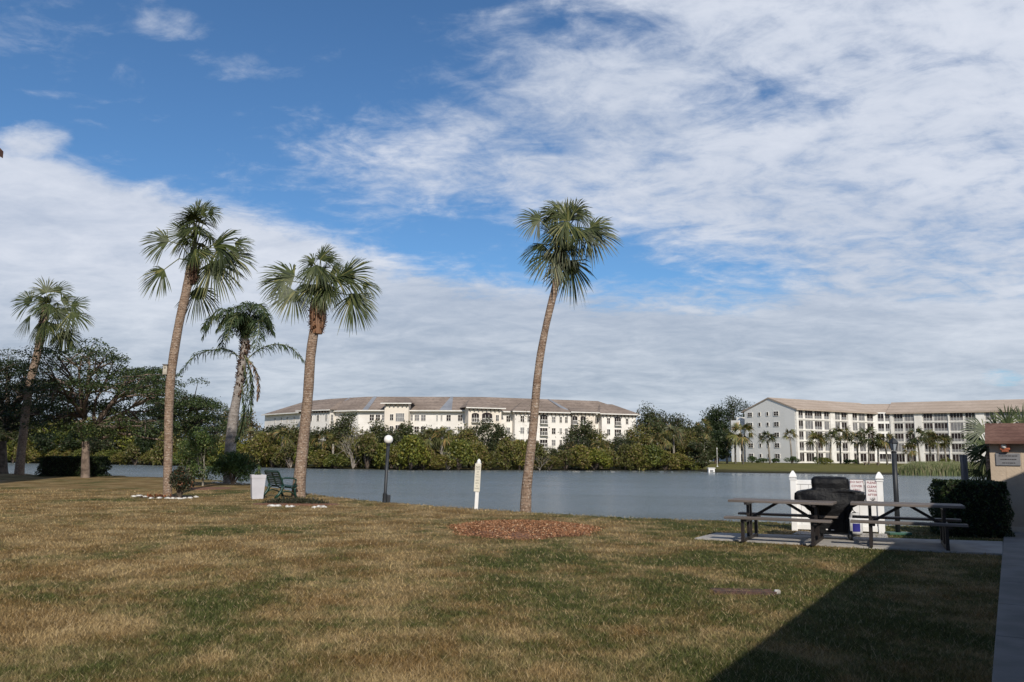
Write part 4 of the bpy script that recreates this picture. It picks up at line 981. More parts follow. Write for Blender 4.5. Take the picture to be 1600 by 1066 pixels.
stones([(209, 776, 9), (217, 775, 12), (227, 777, 12), (236, 779, 8), (249, 778.5, 9), (262, 779, 10), (270, 779, 8), (279, 779.5, 12), (288, 779, 8), (297, 778.5, 9), (306, 777, 8)], 'white edging stones round the croton bed', 'white stone edging the bed at the tallest palm')
stones([(424, 791, 14), (434, 791, 10), (449, 792, 8), (456, 792, 10), (498, 792, 9), (505, 792.5, 12), (491, 793, 8)], 'white edging stones round the ground cover bed', 'white stone edging the low bed in front of the stout palm')
stones([(337, 754.5, 14), (350, 755, 15), (363, 756, 13), (376, 757, 10)], 'white edging stones under the clipped bush', 'flat white stone edging at the foot of the round clipped bush')
p = on_ground(278, 778); make_shrub('croton_bush', p + Vector((.0, .15, 0)), (.52, .48, .98), 21, M_croton, 'dark croton bush with reddish tips at the foot of the tallest palm', n=2600, leaf=.085)
p = on_ground(245, 777); rng = np.random.default_rng(8)
root = empty('bromeliad', p + Vector((0, .1, 0)), 'rusty orange bromeliad clump left of the croton bush', 'plant'); V = []
for k in range(70):
    c = np.array([rng.normal(0, .17), rng.normal(0, .1), 0.0]); a = rng.uniform(0, 6.28); d = np.array([math.cos(a), math.sin(a), rng.uniform(.4, 1.3)]); d = unit(d); s = unit(np.cross(d, [0, 0, 1])) * .02; l = rng.uniform(.12, .26)
    V += [c - s, c + s, c + d * l * .6 + s, c + d * l * .6 - s, c + d * l * .6 - s, c + d * l * .6 + s, c + d * l + np.array([0, 0, -.03]) + s * .1, c + d * l + np.array([0, 0, -.03]) - s * .1]
npmesh('foliage', V, np.arange(len(V)).reshape(-1, 4), M_brom, root)
# low bed in front of palm 3
p = on_ground(462, 788); rng = np.random.default_rng(12)
pts_ = ball_pts((0, 0, .02), (1.05, .42, .22), 5200, rng, .0); pts_[:, 2] = np.abs(pts_[:, 2])
root = empty('ground_cover_patch', p, 'low dark ground cover plants in the stone edged bed at the stout palm', 'plants')
V, Fq = leaves(pts_, .05, rng); npmesh('foliage', V, Fq, M_cover, root)
mb = MB(); mb.lathe([(1.25, -.03), (1.1, .02), (.6, .045), (.05, .05)], n=28); o = mb.build('soil', M_mulchb, root, smooth=True); o.scale = (1.15, .55, 1)
p = on_ground(362, 755); Yb = 39.2; x = at(364, 740, Yb).x
make_shrub('clipped_bush', (x, Yb, gz(x, Yb)), (1.15, .9, 1.42), 31, M_shrub, 'round clipped dark green bush left of the white planter', n=9000, leaf=.10, lumps=30)
x = at(318, 740, 38).x
make_tree('young_tree', (x, 38, gz(x, 38)), 2.7, 2.0, 33, M_young, M_bark_grey, 'slender yellow green young tree beside the clipped bush', dens=1.0, leaf=.11, levels=3, clump=.36, trunk=.08, tr=.04, low=1.2)
x = at(292, 735, 39.5).x
make_tree('young_tree', (x, 39.5, gz(x, 39.5)), 2.3, 1.7, 35, M_young, M_bark_grey, 'smaller young tree seen just right of the tallest palm trunk', dens=.6, leaf=.10, levels=3, clump=.30, trunk=.2, tr=.03)
# brown mulch under them
o = empty('soil_bed', on_ground(325, 763), 'brown mulch strip below the slender young tree', 'mulch'); mb = MB(); mb.lathe([(1.0, -.02), (.8, .012), (.1, .02)], n=24); s_ = mb.build('soil', M_mulchb, o, smooth=True); s_.scale = (1.1, 1.6, 1)

for bb_, rr0, lb in ((b4, .75, 'dark worn soil ring at the foot of the lone leaning palm'), (b2, 1.0, 'dark mulch at the foot of the tallest palm')):
    mb = MB(); n = 30; vs = [(0, 0, .03)] + [(math.cos(k * 6.2832 / n) * rr0 * (1 + .12 * math.sin(3 * k)), math.sin(k * 6.2832 / n) * rr0 * .8 * (1 + .1 * math.cos(5 * k)), -.005) for k in range(n)]
    mb.add(vs, [(0, 1 + k, 1 + (k + 1) % n) for k in range(n)]); o = mb.build('soil_bed', mat('dark_soil', (.10, .06, .038), .95, (.055, .036, .024), 16, .5, 40)); o.location = bb_ + Vector((0, 0, .02)); tag(o, lb, 'soil')
# hedge and poinciana trees on the left
h0 = at(66, 735, 50); h1 = at(160, 735, 50); hc = (h0 + h1) / 2
make_shrub('clipped_hedge', (hc.x, 50.2, 0), ((h1.x - h0.x) / 2, .8, 1.2), 41, M_hedge, 'long dark clipped hedge behind the leftmost palm trunk', 'hedge', n=11000, leaf=.11, boxy=True)

def poinciana(name, base, tips_px, Yd, seed, label, trunk_w, forks, padr=1.0, dens=110, leafm=M_poinc, bark=M_bark_pale, spread_y=3.0):
    """limbs run from a fork to each listed crown point; umbrella-like leaf pads sit on the ends"""
    rng = np.random.default_rng(seed); base = Vector(base); root = empty(name, base, label, 'tree'); mpp = Yd / F
    L = lambda px, py, dy=0.0: at(px, py, Yd + dy) - base
    mb = MB(); r0 = trunk_w * mpp / 2; fk = [L(*f) for f in forks]
    mb.tube([(0, 0, -.3), (0, 0, .15), fk[0] * .5, fk[0]], [r0 * 1.4, r0 * 1.1, r0, r0 * .9], 10, cap=False)
    pts = []
    for tx, ty, fi, pad in tips_px:
        dy = rng.uniform(-1, 1) * spread_y; e = L(tx, ty, dy); s = fk[fi]; n = 7; path = []; side = Vector(rng.normal(0, .28, 3))
        for k in range(n + 1):
            t = k / n; q = s.lerp(e, t) + side * math.sin(math.pi * t) + Vector((0, 0, .10 * (e - s).length * math.sin(math.pi * t) * (1 if e.z > s.z else -.3))) + Vector(rng.normal(0, .06, 3)) * (0 < k < n)
            path.append(q)
        r1 = r0 * (.55 if fi == 0 else .4)
        mb.tube(path, [r1 * (1 - .8 * k / n) + .015 for k in range(n + 1)], 7, cap=False)
        if not pad: continue
        for k in range(int(3 + 4 * pad)):
            o = Vector((rng.normal(0, .75 * pad), rng.normal(0, .9 * pad), rng.normal(.05, .42 * pad))); c = e + o
            j = path[rng.integers(n - 3, n)]; mb.tube([j, (j + c) / 2 + Vector((0, 0, .1)), c], [.05, .035, .015], 5, cap=False)
            r = padr * rng.uniform(.55, 1.0); m_ = int(dens * r * r * 1.9)
            a = rng.uniform(0, 6.28, m_); q = np.sqrt(rng.random(m_)) * r
            dome = .26 * (1 - (q / r) ** 2) - .1
            pts.append(np.stack([c.x + np.cos(a) * q, c.y + np.sin(a) * q, c.z + dome + rng.normal(0, .11, m_)], 1))
    mb.build('trunk', bark, root, smooth=True)
    V, Fq = leaves(np.concatenate(pts), .145, rng, .15, .5); npmesh('crown', V, Fq, leafm, root); return root
pb = Vector((at(134, 735, 47.5).x, 47.5, 0))
poinciana('poinciana_tree', pb, [(145, 550, 1, 1), (118, 566, 1, .9), (162, 560, 1, .8), (185, 578, 2, .9), (205, 585, 2, .9), (135, 600, 1, 1), (110, 610, 1, .9), (160, 605, 1, .9), (188, 610, 2, .8), (210, 612, 2, .9), (232, 600, 2, .9), (90, 600, 1, .9),
                               (95, 570, 1, .9), (75, 590, 1, .9), (80, 620, 1, 1), (245, 620, 2, .7), (150, 640, 1, .9), (120, 645, 1, .8), (100, 650, 1, .7), (262, 690, 3, 0), (222, 666, 2, 0), (240, 645, 2, .35), (180, 640, 2, .5), (200, 645, 2, .4), (105, 668, 1, .8), (125, 676, 1, .6), (160, 672, 2, .6), (188, 664, 2, .6), (215, 655, 2, .7), (238, 668, 2, .6), (80, 655, 1, .9)],
          47.5, 51, 'wide spreading poinciana tree with pale twisted limbs beside the hedge', 12, [(134, 690), (133, 655), (150, 665), (160, 685)])
pb = Vector((at(0, 735, 56).x, 56, 0))
poinciana('poinciana_tree', pb, [(10, 570, 1, 1.3), (35, 575, 1, 1.2), (55, 585, 1, 1.2), (-10, 575, 1, 1.2), (20, 600, 1, 1.3), (45, 610, 1, 1.3), (70, 610, 1, 1.1), (0, 620, 1, 1.3), (30, 635, 1, 1.3), (60, 640, 1, 1.2), (10, 650, 1, 1.2), (85, 630, 1, 1),
                               (-30, 600, 1, 1.3), (-30, 640, 1, 1.3), (100, 600, 1, 1), (40, 662, 1, 1)], 56, 52, 'dark dense tree at the far left edge behind the leftmost palm', 20, [(0, 690), (10, 660)], 1.25, 120, M_dark_leaf, M_bark)
x = at(300, 735, 62).x
poinciana('poinciana_tree', (x, 62, gz(x, 62)), [(222, 580, 1, .9), (240, 590, 1, 1), (215, 605, 1, .9), (285, 618, 2, 1), (300, 632, 2, 1.1), (318, 640, 2, .9), (330, 632, 2, .45), (280, 645, 2, 1.2), (305, 658, 2, 1.2), (245, 625, 1, 1.1), (265, 640, 1, 1), (288, 668, 2, 1.1), (325, 662, 2, .8),
                               (240, 650, 1, 1), (310, 678, 2, .9), (272, 622, 1, 1), (255, 605, 1, .9), (335, 655, 2, .5), (350, 668, 2, 0)], 62, 53, 'dark umbrella crowned tree behind the tallest palm trunk', 14, [(298, 710), (262, 670), (300, 675)], 1.3, 120, M_poinc, M_bark)

# ================================================================ bench, planter, lamps, sign
def lamp_globe():
    p = on_ground(601, 785.5); Yd = p.y; top = at(607, 687, Yd); root = empty('globe_lamp', p, 'black garden lamp post with one white globe on the lawn edge', 'lamp post')
    t_ = top - p; d = t_.normalized(); mb = MB(); mb.tube([(0, 0, -.1), d * .0, d * (t_.length - .16)], .052, 12); mb.build('pole', M_pole, root, smooth=True)
    mb = MB(); mb.tube([(0, 0, -.02), d * .28, d * .30], [.075, .075, .05], 12); mb.box((.13, 0, .12), (.09, .09, .24)); mb.build('base', M_pole, root)
    mb = MB(); mb.tube([d * (t_.length - .2), d * (t_.length - .12)], [.06, .08], 14); mb.build('collar', M_pole, root)
    mb = MB(); n = 12; mb.lathe([(max(.004, .145 * math.sin(math.pi * k / n)), -.145 * math.cos(math.pi * k / n)) for k in range(n + 1)], t_, 24); mb.build('globe', M_globe, root, smooth=True)
lamp_globe()
def sign_post():
    p = on_ground(744, 794); Yd = p.y; s = Yd / F; root = empty('sign_post', p, 'white wooden post with a tall narrow beige notice at the water edge', 'sign'); root.rotation_euler = (0, R(2.6), 0)
    H_ = (at(744, 718, Yd) - p).z; mb = MB(); mb.box((0, 0, H_ * .46), (.105, .105, H_ * .94)); mb.build('post', M_white, root, bevel=.006)
    mb = MB(); mb.lathe([(.072, H_ - .13), (.078, H_ - .10), (.05, H_ - .085), (.062, H_ - .06), (.045, H_ - .02), (.005, H_ + .02)], n=10); mb.build('finial', M_white, root)
    z0, z1 = H_ - .98 * .98, H_ - .12; z0 = H_ - .93; mb = MB(); mb.box((-.012, -.065, (z0 + z1) / 2), (.175, .018, z1 - z0)); nb_ = mb.build('notice_board', M_signb, root, bevel=.004)
    hh = z1 - z0
    for tx, fz, sz in (('NO', .87, .085), ('FISHING', .80, .034), ('OR', .70, .045), ('NO', .61, .042), ('SWIMMING', .52, .026), ('NO', .40, .052), ('PETS', .30, .05), ('IN', .20, .04), ('POND', .11, .048)):
        lettering(tx, sz, M_ink, nb_, (-.012, -.0755, z0 + hh * fz))
sign_post()
def planter():
    p = on_ground(401.5, 779.5); s = p.y / F; root = empty('planter', p, 'tall white square tapered planter beside the green bench', 'planter', rz=R(24))
    h = 36.5 * s; w1 = .165; w0 = .125
    mb = MB()
    v = [(x * w, y * w, z) for z, w in ((0, w0), (h * .86, w1 * .96), (h * .86, w1), (h, w1 * 1.03), (h, w1 * .88), (h * .9, w1 * .85)) for x, y in ((-1, -1), (1, -1), (1, 1), (-1, 1))]
    f = [(0, 3, 2, 1)] + [(r_ * 4 + k, r_ * 4 + (k + 1) % 4, r_ * 4 + 4 + (k + 1) % 4, r_ * 4 + 4 + k) for r_ in range(5) for k in range(4)] + [(20, 21, 22, 23)]
    mb.add(v, f); o = mb.build('pot', M_planter, root); root.scale = (1.42, 1.42, 1)
    pl_ = empty('potted_plant', p + Vector((0, 0, h * .9)), 'sparse green and yellow plant growing in the white planter', 'plant')
    rng = np.random.default_rng(3); pts = np.concatenate([ball_pts((0, 0, .12), (.12, .12, .10), 60, rng, .1), ball_pts((.02, 0, .35), (.06, .06, .24), 26, rng, .0)])
    V, Fq = leaves(pts, .085, rng); npmesh('foliage', V, Fq, M_young, pl_); mb = MB(); mb.tube([(0, 0, -.05), (.01, 0, .3), (.02, 0, .55)], [.01, .008, .004], 5); mb.build('stem', M_bark, pl_)
planter()
def bench():
    p = on_ground(430, 778); root = empty('park_bench', p + Vector((.0, .35, 0)), 'dark green plastic slatted bench facing the pond', 'bench', rz=R(126))
    # local: x along the bench, y towards the back, seat facing -y
    Lh = .72; prof = [(-.42, .40), (-.30, .435), (-.10, .42), (.08, .40)]; back_ = [(.10, .46), (.15, .58), (.20, .70), (.25, .82)]
    st = MB()
    for k in range(6):
        y = -.40 + k * .085; z = .425 - .035 * math.cos((y + .2) * 5); st.box((0, y, z), (Lh * 2, .07, .025))
    st.build('seat', M_green, root, bevel=.006); bk = MB()
    for k in range(7):
        t = k / 6; bk.box((0, .10 + t * .16, .48 + t * .38), (Lh * 2 * (1 - .12 * (t > .9)), .022, .045), mtx=Matrix.Rotation(R(-22), 3, 'X'))
    for x in (-Lh + .06, 0, Lh - .06): bk.bar((x, .08, .42), (x, .28, .90), .09, .03)
    bk.bar((-Lh + .1, .285, .90), (Lh - .1, .285, .90), .03, .07); bk.build('backrest', M_green, root)
    for x in (-Lh + .08, Lh - .08):
        lg = MB()
        lg.tube([(x, -.40, .41), (x, -.34, .28), (x, -.36, .12), (x, -.42, .0)], [.03, .035, .04, .045], 8)
        lg.tube([(x, .10, .44), (x, .12, .28), (x, .22, .12), (x, .34, .0)], [.045, .05, .05, .05], 8)
        lg.tube([(x, -.36 + .0, .10), (x, -.2, .20), (x, 0, .235), (x, .14, .19), (x, .22, .09)], .022, 8)
        lg.tube([(x, -.34, .28), (x, -.2, .35), (x, 0, .37), (x, .12, .30)], .025, 8); lg.build('leg', M_green, root, smooth=True)
        ar = MB(); ar.tube([(x, .2, .66), (x, .0, .68), (x, -.25, .67), (x, -.38, .62), (x, -.36, .50), (x, -.30, .43)], [.028] * 6, 8); ar.build('armrest', M_green, root, smooth=True)
bench()

# ================================================================ barbecue corner
def table(name, c, rz, Lt, label, ended=True):
    root = empty(name, c, label, 'picnic table', 'picnic tables on the slab', rz)
    mb = MB(); n = 5; w = .74 / n
    for k in range(n): mb.box((0, -.37 + w * (k + .5), .712), (Lt, w - .008, .045))
    mb.build('tabletop', M_board, root, bevel=.006)
    for sy in (-1, 1):
        mb = MB()
        for k in range(2): mb.box((0, sy * (.62 + (k - .5) * .13), .425), (Lt, .122, .042))
        mb.build('seat', M_board, root, bevel=.006)
    for sx in (-1, 1):
        x = sx * (Lt / 2 - .32); mb = MB()
        for y in (-.11, .11): mb.box((x, y, .345), (.05, .06, .69))
        mb.box((x, 0, .03), (.055, 1.36, .06)); mb.box((x + .055, 0, .38), (.05, 1.42, .045)); mb.box((x, 0, .668), (.05, .70, .04))
        for y in (-.64, .64): mb.box((x, y, .20), (.055, .07, .40))
        mb.build('leg', M_leg, root)
        mb = MB(); mb.bar((x, 0, .37), (x - sx * .52, 0, .685), .035, .05); mb.build('brace', M_leg, root)
    mb = MB(); mb.box((0, 0, .365), (Lt - .62, .045, .03)); mb.build('stretcher', M_leg, root)
    return root
def centre(n0, n1, off):      # from the near feet of the two end frames to the table centre
    a = gnd(*n0, SLZ); b_ = gnd(*n1, SLZ); d = (b_ - a).normalized(); nrm = Vector((-d.y, d.x, 0)); c = (a + b_) / 2 + nrm * off; c.z = SLZ
    return c, math.atan2(d.y, d.x), (b_ - a).length
c1, r1, l1 = centre((1148.5, 845.5), (1285, 853), .62)
table('picnic_table', c1, r1, l1 + .34, 'brown boarded picnic table in full sun left of the covered grill')
c2, r2, l2 = centre((1345, 853.5), (1499, 861), .62)
table('picnic_table', c2, r2, l2 + .30, 'brown boarded picnic table half in shade right of the covered grill')

f0 = gnd(1242, 829.5); f1 = gnd(1378, 834.5); fd = (f1 - f0).normalized(); fl = (f1 - f0).length; frz = math.atan2(fd.y, fd.x)
fe = empty('privacy_screen', f0, 'short white vinyl fence panel between two pointed posts behind the grill', 'fence', rz=frz)
mb = MB(); mb.box((fl / 2, 0, .57), (fl, .035, 1.02)); k = .15
while k < fl: mb.box((k, -.019, .57), (.008, .004, .94), mi=1); k += .165
mb.build('panel', [M_white, mat('groove', (.45, .44, .42), .8)], fe)
mb = MB(); mb.box((fl / 2, 0, 1.10), (fl, .06, .10)); mb.box((fl / 2, 0, .10), (fl, .06, .12)); mb.build('rail', M_white, fe, bevel=.006)
for x in (0, fl):
    mb = MB(); mb.box((x, 0, .56), (.125, .125, 1.18)); mb.build('post', M_white, fe, bevel=.008)
    mb = MB(); z = 1.15; mb.box((x, 0, z + .015), (.15, .15, .03))
    v = [(x + sx * w * .5, sy * w * .5, z + h) for w, h in ((.10, .03), (.10, .05), (.155, .055), (.155, .075), (.12, .13), (.03, .205)) for sx, sy in ((-1, -1), (1, -1), (1, 1), (-1, 1))]
    mb.add(v, [(r_ * 4 + k, r_ * 4 + (k + 1) % 4, r_ * 4 + 4 + (k + 1) % 4, r_ * 4 + 4 + k) for r_ in range(5) for k in range(4)] + [(20, 21, 22, 23)]); mb.build('post_cap', M_white, fe)
fe.scale = (1, 1, .94)
fw_ = Wall(f0.xy, f1.xy)
def board(px0, px1, py0, py1, lines, label, size, foot=False):
    a0, z1 = fw_.hit(px0, py0); a1, z0 = fw_.hit(px1, py1); w = a1 - a0; h = z1 - z0
    s_ = empty('grill_sign', fw_.pt((a0 + a1) / 2, (z0 + z1) / 2, .05), label, 'sign', rz=frz)
    mb = MB(); mb.box((0, 0, 0), (w, .008, h)); mb.box((0, -.005, h / 2 - .006), (w, .003, .010), mi=1); mb.box((0, -.005, -h / 2 + .006), (w, .003, .008), mi=1)
    for sx in (-1, 1): mb.box((sx * (w / 2 - .004), -.005, 0), (.006, .003, h), mi=1)
    mb.build('board', [M_signw, M_ink], s_)
    for i, tx in enumerate(lines): lettering(tx, size, M_red if tx != 'USE' else M_ink, s_, (0, -.007, h / 2 - .062 - i * size * 1.30))
    if foot: mb = MB(); mb.box((0, -.006, -h / 2 + .03), (.05, .003, .022)); mb.build('mark', M_ink, s_)
board(1327, 1350.5, 748.5, 783, ['DO NOT', 'COVER', 'GRILL'], 'white notice with red letters reading DO NOT COVER GRILL', 0.064)
board(1351.5, 1374, 749.5, 784, ['PLEASE', 'CLEAN', 'GRILL', 'AFTER', 'USE'], 'white notice with red letters reading PLEASE CLEAN GRILL AFTER USE', .064, True)

def grill():
    g0 = gnd(1300, 842.5, .022); Yd = g0.y; s = Yd / F; root = empty('covered_grill', g0, 'gas grill under a sagging black cover in front of the white screen', 'grill', rz=frz)
    rng = np.random.default_rng(6); n = 44
    # rows of the cover: (z px above ground, half width left px, half width right px, half depth m)
    prof = [(12, 26, 25, .27), (30, 27, 25, .29), (44, 30, 28, .30), (52, 40, 31, .31), (58, 50, 40, .31), (64, 53, 47, .30), (73, 53, 51, .29), (77, 42, 44, .28), (79, 29, 30, .26), (81, 27, 28, .25), (90, 28, 28, .26), (96, 27.5, 27.5, .24), (99, 24, 24, .19), (100, 10, 10, .08)]
    V = []; rows = []
    for i in range(len(prof) - 1):
        for k in range(4): t = k / 4; rows.append([prof[i][j] * (1 - t) + prof[i + 1][j] * t for j in range(4)])
    rows.append(prof[-1]); rows = [(q[0], q[1] * .96, q[2] * .96, q[3]) for q in rows]
    for zi, (z, wl, wr, dp) in enumerate(rows):
        for k in range(n):
            a = 2 * math.pi * k / n; cx, sy = math.cos(a), math.sin(a); e = .32
            x = math.copysign(abs(cx) ** e, cx); y = math.copysign(abs(sy) ** e, sy)
            fold = 1 + (.075 * math.sin(a * 9 + zi * .22) + .05 * math.sin(a * 14 - zi * .35 + 2 * math.sin(zi * .3))) * (1 if z < 78 else .35)
            sag = (.9 * math.sin(a * 5 + 1) + .8 * math.sin(a * 8)) * (1 if 10 < z < 76 else .2)
            V.append(((x * (wr if x > 0 else wl)) * s * (1 + (fold - 1) * .5), y * dp * fold, (z + sag) * s * .945 + rng.normal(0, .002)))
    fs = [(i * n + k, i * n + (k + 1) % n, (i + 1) * n + (k + 1) % n, (i + 1) * n + k) for i in range(len(rows) - 1) for k in range(n)]
    mb = MB(); mb.add(V, fs + [tuple(range((len(rows) - 1) * n, len(rows) * n))]); mb.build('cover', M_clothb, root, smooth=True)
    mb = MB(); mb.box((-.01, 0, .17), (.62, .46, .12)); mb.box((-.3, 0, .22), (.04, .42, .36)); mb.box((.3, 0, .22), (.04, .42, .36)); mb.build('cart', M_black, root)
    for x in (-.34, .33):
        mb = MB(); mb.tube([(x - .03, -.16, .09), (x + .03, -.16, .09)], .09, 18); mb.build('wheel', M_black, root)
    mb = MB(); mb.box((-.09, -.285, .20), (.035, .004, .02)); mb.box((.01, -.285, .195), (.05, .004, .015)); mb.build('maker_mark', M_signw, root)
grill()
p = gnd(1336, 838, .022); tk = empty('propane_tank', p, 'white propane cylinder with blue label right of the grill', 'gas cylinder')
mb = MB(); mb.lathe([(.10, 0), (.10, .03), (.12, .03), (.15, .09), (.152, .28), (.13, .35), (.06, .385), (.03, .39)], n=24); mb.build('body', M_tank, tk, smooth=True)
mb = MB(); mb.lathe([(.10, .355), (.10, .46), (.092, .46), (.092, .355)], n=20); mb.build('collar', M_tank, tk); mb = MB(); mb.lathe([(.02, .38), (.02, .44), (.035, .44), (.035, .47)], n=10); mb.build('valve', M_black, tk)
mb = MB(); n = 8; vs = [];
for k in range(n + 1):
    a = R(-125 + 55 * k / n); vs += [(.1535 * math.cos(a), .1535 * math.sin(a), .10), (.1535 * math.cos(a), .1535 * math.sin(a), .26)]
mb.add(vs, [(2 * k, 2 * k + 2, 2 * k + 3, 2 * k + 1) for k in range(n)]); mb.build('label', M_blue, tk)
q = at(1331, 787, p.y - .1) - p; mb = MB(); mb.tube([q, q * .6 + Vector((.0, 0, .12)), Vector((.03, -.02, .46))], .009, 6)
o = mb.build('gas_hose', M_black); o.location = p; tag(o, 'thin black gas hose from the grill down to the cylinder', 'hose')

# lantern post
p = on_ground(1403.5, 836); s = p.y / F; top = (at(1401, 681, p.y) - p).z
lp = empty('lantern_post', p, 'slim dark lantern post on a green base right of the white screen', 'lamp post')
mb = MB(); mb.tube([(0, 0, -.05), (0, 0, top - .34)], .05, 14); mb.build('pole', M_pole, lp, smooth=True); mb = MB(); mb.box((-.0, 0, .03), (.46, .26, .05)); mb.build('base_plate', M_greenmet, lp, bevel=.01)
hd = empty('lantern_head', (0, 0, 0)); hd.parent = lp; col.objects.unlink(hd); bpy.data.objects.remove(hd)
lt = top - .36; mb = MB(); mb.lathe([(.05, lt), (.065, lt + .02), (.03, lt + .05)], n=8); mb.lathe([(.115, lt + .21), (.07, lt + .27), (.02, lt + .31), (.012, lt + .36)], n=6)
for k in range(6): a = k * math.pi / 3; mb.bar((.048 * math.cos(a), .048 * math.sin(a), lt + .05), (.095 * math.cos(a), .095 * math.sin(a), lt + .22), .009)
mb.build('lantern_frame', M_black, lp); mb = MB(); mb.lathe([(.042, lt + .055), (.085, lt + .21)], n=6); mb.build('lantern_glass', mat('lantern_glass', (.30, .33, .36), .15), lp)
# hedge by the shed
h0 = gnd(1463, 838); h1 = gnd(1570, 842)
hx = (h0 + h1) / 2 + uu * .45; ht = (at(1515, 749, hx.y) - hx).z
o = make_shrub('clipped_hedge', (hx.x, hx.y, 0), ((h1 - h0).length / 2 + .02, .48, ht), 61, M_hedge, 'dark clipped hedge block in the shade beside the shed', 'hedge', n=16000, leaf=.055, boxy=True); o.rotation_euler.z = RZ * .35
# grey pile behind the hedge
p = at(1507.5, 745, 19.6); mb = MB(); z1 = (at(1507.5, 711, 19.6)).z; mb.box((0, 0, z1 / 2), (.12, .12, z1)); mb.box((0, 0, z1 + .005), (.135, .135, .03)); o = mb.build('wooden_post', M_wood, bevel=.008); o.location = (p.x, p.y, -.02); tag(o, 'weathered grey wooden post rising behind the dark hedge', 'post')
# fan palm behind the shed
def shed_palm():
    base = at(1552, 740, 20.2); base.z = 0; root = empty('fan_palm', base, 'low spiky fan palm growing behind the shed and the dark hedge', 'palm tree'); L = lambda px, py, dy=0: at(px, py, 20.2 + dy) - base
    rng = np.random.default_rng(71); mb = MB(); mb.tube([(0, 0, -.1), (.02, 0, .9), L(1550, 690)], [.2, .17, .14], 10); mb.build('trunk', M_trunk, root, smooth=True); parts = []; pet = MB(); c0 = L(1552, 690)
    for px, py, ax, ay, rp, dy in ((1575, 664, .1, .9, 36, 0), (1597, 664, .5, .8, 38, .3), (1556, 668, -.5, .8, 30, .2), (1538, 672, -.9, .35, 34, -.2), (1530, 705, -1, .2, 26, -.3), (1543, 700, -.9, .5, 42, 0), (1530, 735, -.5, -.8, 26, -.4), (1548, 733, .2, -1, 32, -.5), (1560, 690, .5, .8, 40, .4), (1537, 690, -.9, -.2, 30, .3), (1560, 720, .3, -.9, 30, .1), (1540, 716, -.8, -.5, 28, .4)):
        hub = L(px, py, dy); ax_ = Vector((ax, rng.uniform(-.3, .3), ay)); parts.append(fan(hub, ax_, (rng.normal(0, .4), -1, .5), rp * 20.2 / F * 1.08, rng, 24, 1.2, .12, 1.2)); pet.tube([c0, (c0 + hub) / 2 + Vector((0, 0, .05)), hub], [.02, .015, .01], 5)
    V, Fq = merge(parts); npmesh('crown', V, Fq, leafmat('frond_spiky', (.018, .032, .012), (.075, .098, .036), (.16, .17, .07), trans=.15, rough=.5, cl=2), root); pet.build('leaf_stalks', MATS['petiole'], root)
shed_palm()
# sunken drain in the lawn
p = gnd(1161, 925); q = gnd(1208, 927); dl = (gnd(1206, 926) - gnd(1112, 924)); L_ = dl.length; rz = math.atan2(dl.y, dl.x)
dr = empty('drain_cover', p, 'rusty brown sunken drain cover in the lawn with a pale chip at one end', 'drain', rz=rz)
mb = MB(); mb.box((0, .0, -.018), (L_, .22, .05)); mb.build('lid', M_rust, dr, bevel=.006); mb = MB(); mb.box((0, -.125, .002), (L_ + .02, .022, .055)); mb.box((0, .125, -.002), (L_ + .02, .022, .04)); mb.build('frame', mat('rust_dark', (.10, .055, .045), .85, (.05, .035, .03), 20, .4, 50), dr)
mb = MB(); mb.box((L_ / 2 + .03, -.08, .02), (.07, .06, .05)); mb.build('pale_chip', M_stone, dr, bevel=.015)

# ================================================================ far shore
def land(px, Y): x = at(px, 715, Y).x; return Vector((x, Y, gz(x, Y) - .05))
def shoreY(px):     # distance of the far waterline along this sight line
    ks = [(-260, 720), (-100, 721.5), (60, 724), (200, 726.5), (400, 730.5), (500, 732.5), (640, 735), (900, 735.2), (1085, 735.6), (1108, 738.5), (1250, 740), (1400, 742), (1500, 743.5), (1650, 745)]
    for (a, b_), (c_, d) in zip(ks, ks[1:]):
        if a <= px <= c_: return gnd(px, b_ + (d - b_) * (px - a) / (c_ - a), WZ).y
    return 125
LM = [(-300, 30, 'at the left frame edge'), (30, 130, 'behind the dark hedge'), (130, 200, 'right of the poinciana trunk'), (200, 262, 'left of the tallest palm'), (262, 340, 'behind the slender young tree'), (340, 400, 'behind the round clipped bush'),
      (400, 470, 'behind the green bench'), (470, 560, 'right of the stout palm trunk'), (560, 605, 'left of the globe lamp'), (605, 680, 'right of the globe lamp'), (680, 745, 'left of the narrow sign post'), (745, 820, 'right of the narrow sign post'),
      (820, 890, 'right of the lone leaning palm'), (890, 960, 'below the domed green tree'), (960, 1030, 'at the right end of the cream building'), (1030, 1300, 'left of the far lawn')]
def name_by_place(objs, kind):
    for a, b_, ph in LM:
        sel = sorted([o for o in objs if a <= o[0] < b_], key=lambda o: o[0])
        for i, (px_, o) in enumerate(sel): o['label'] = (ORD[i] + ' ' + kind + ' from the left ' + ph) if len(sel) > 1 else (kind + ' ' + ph)
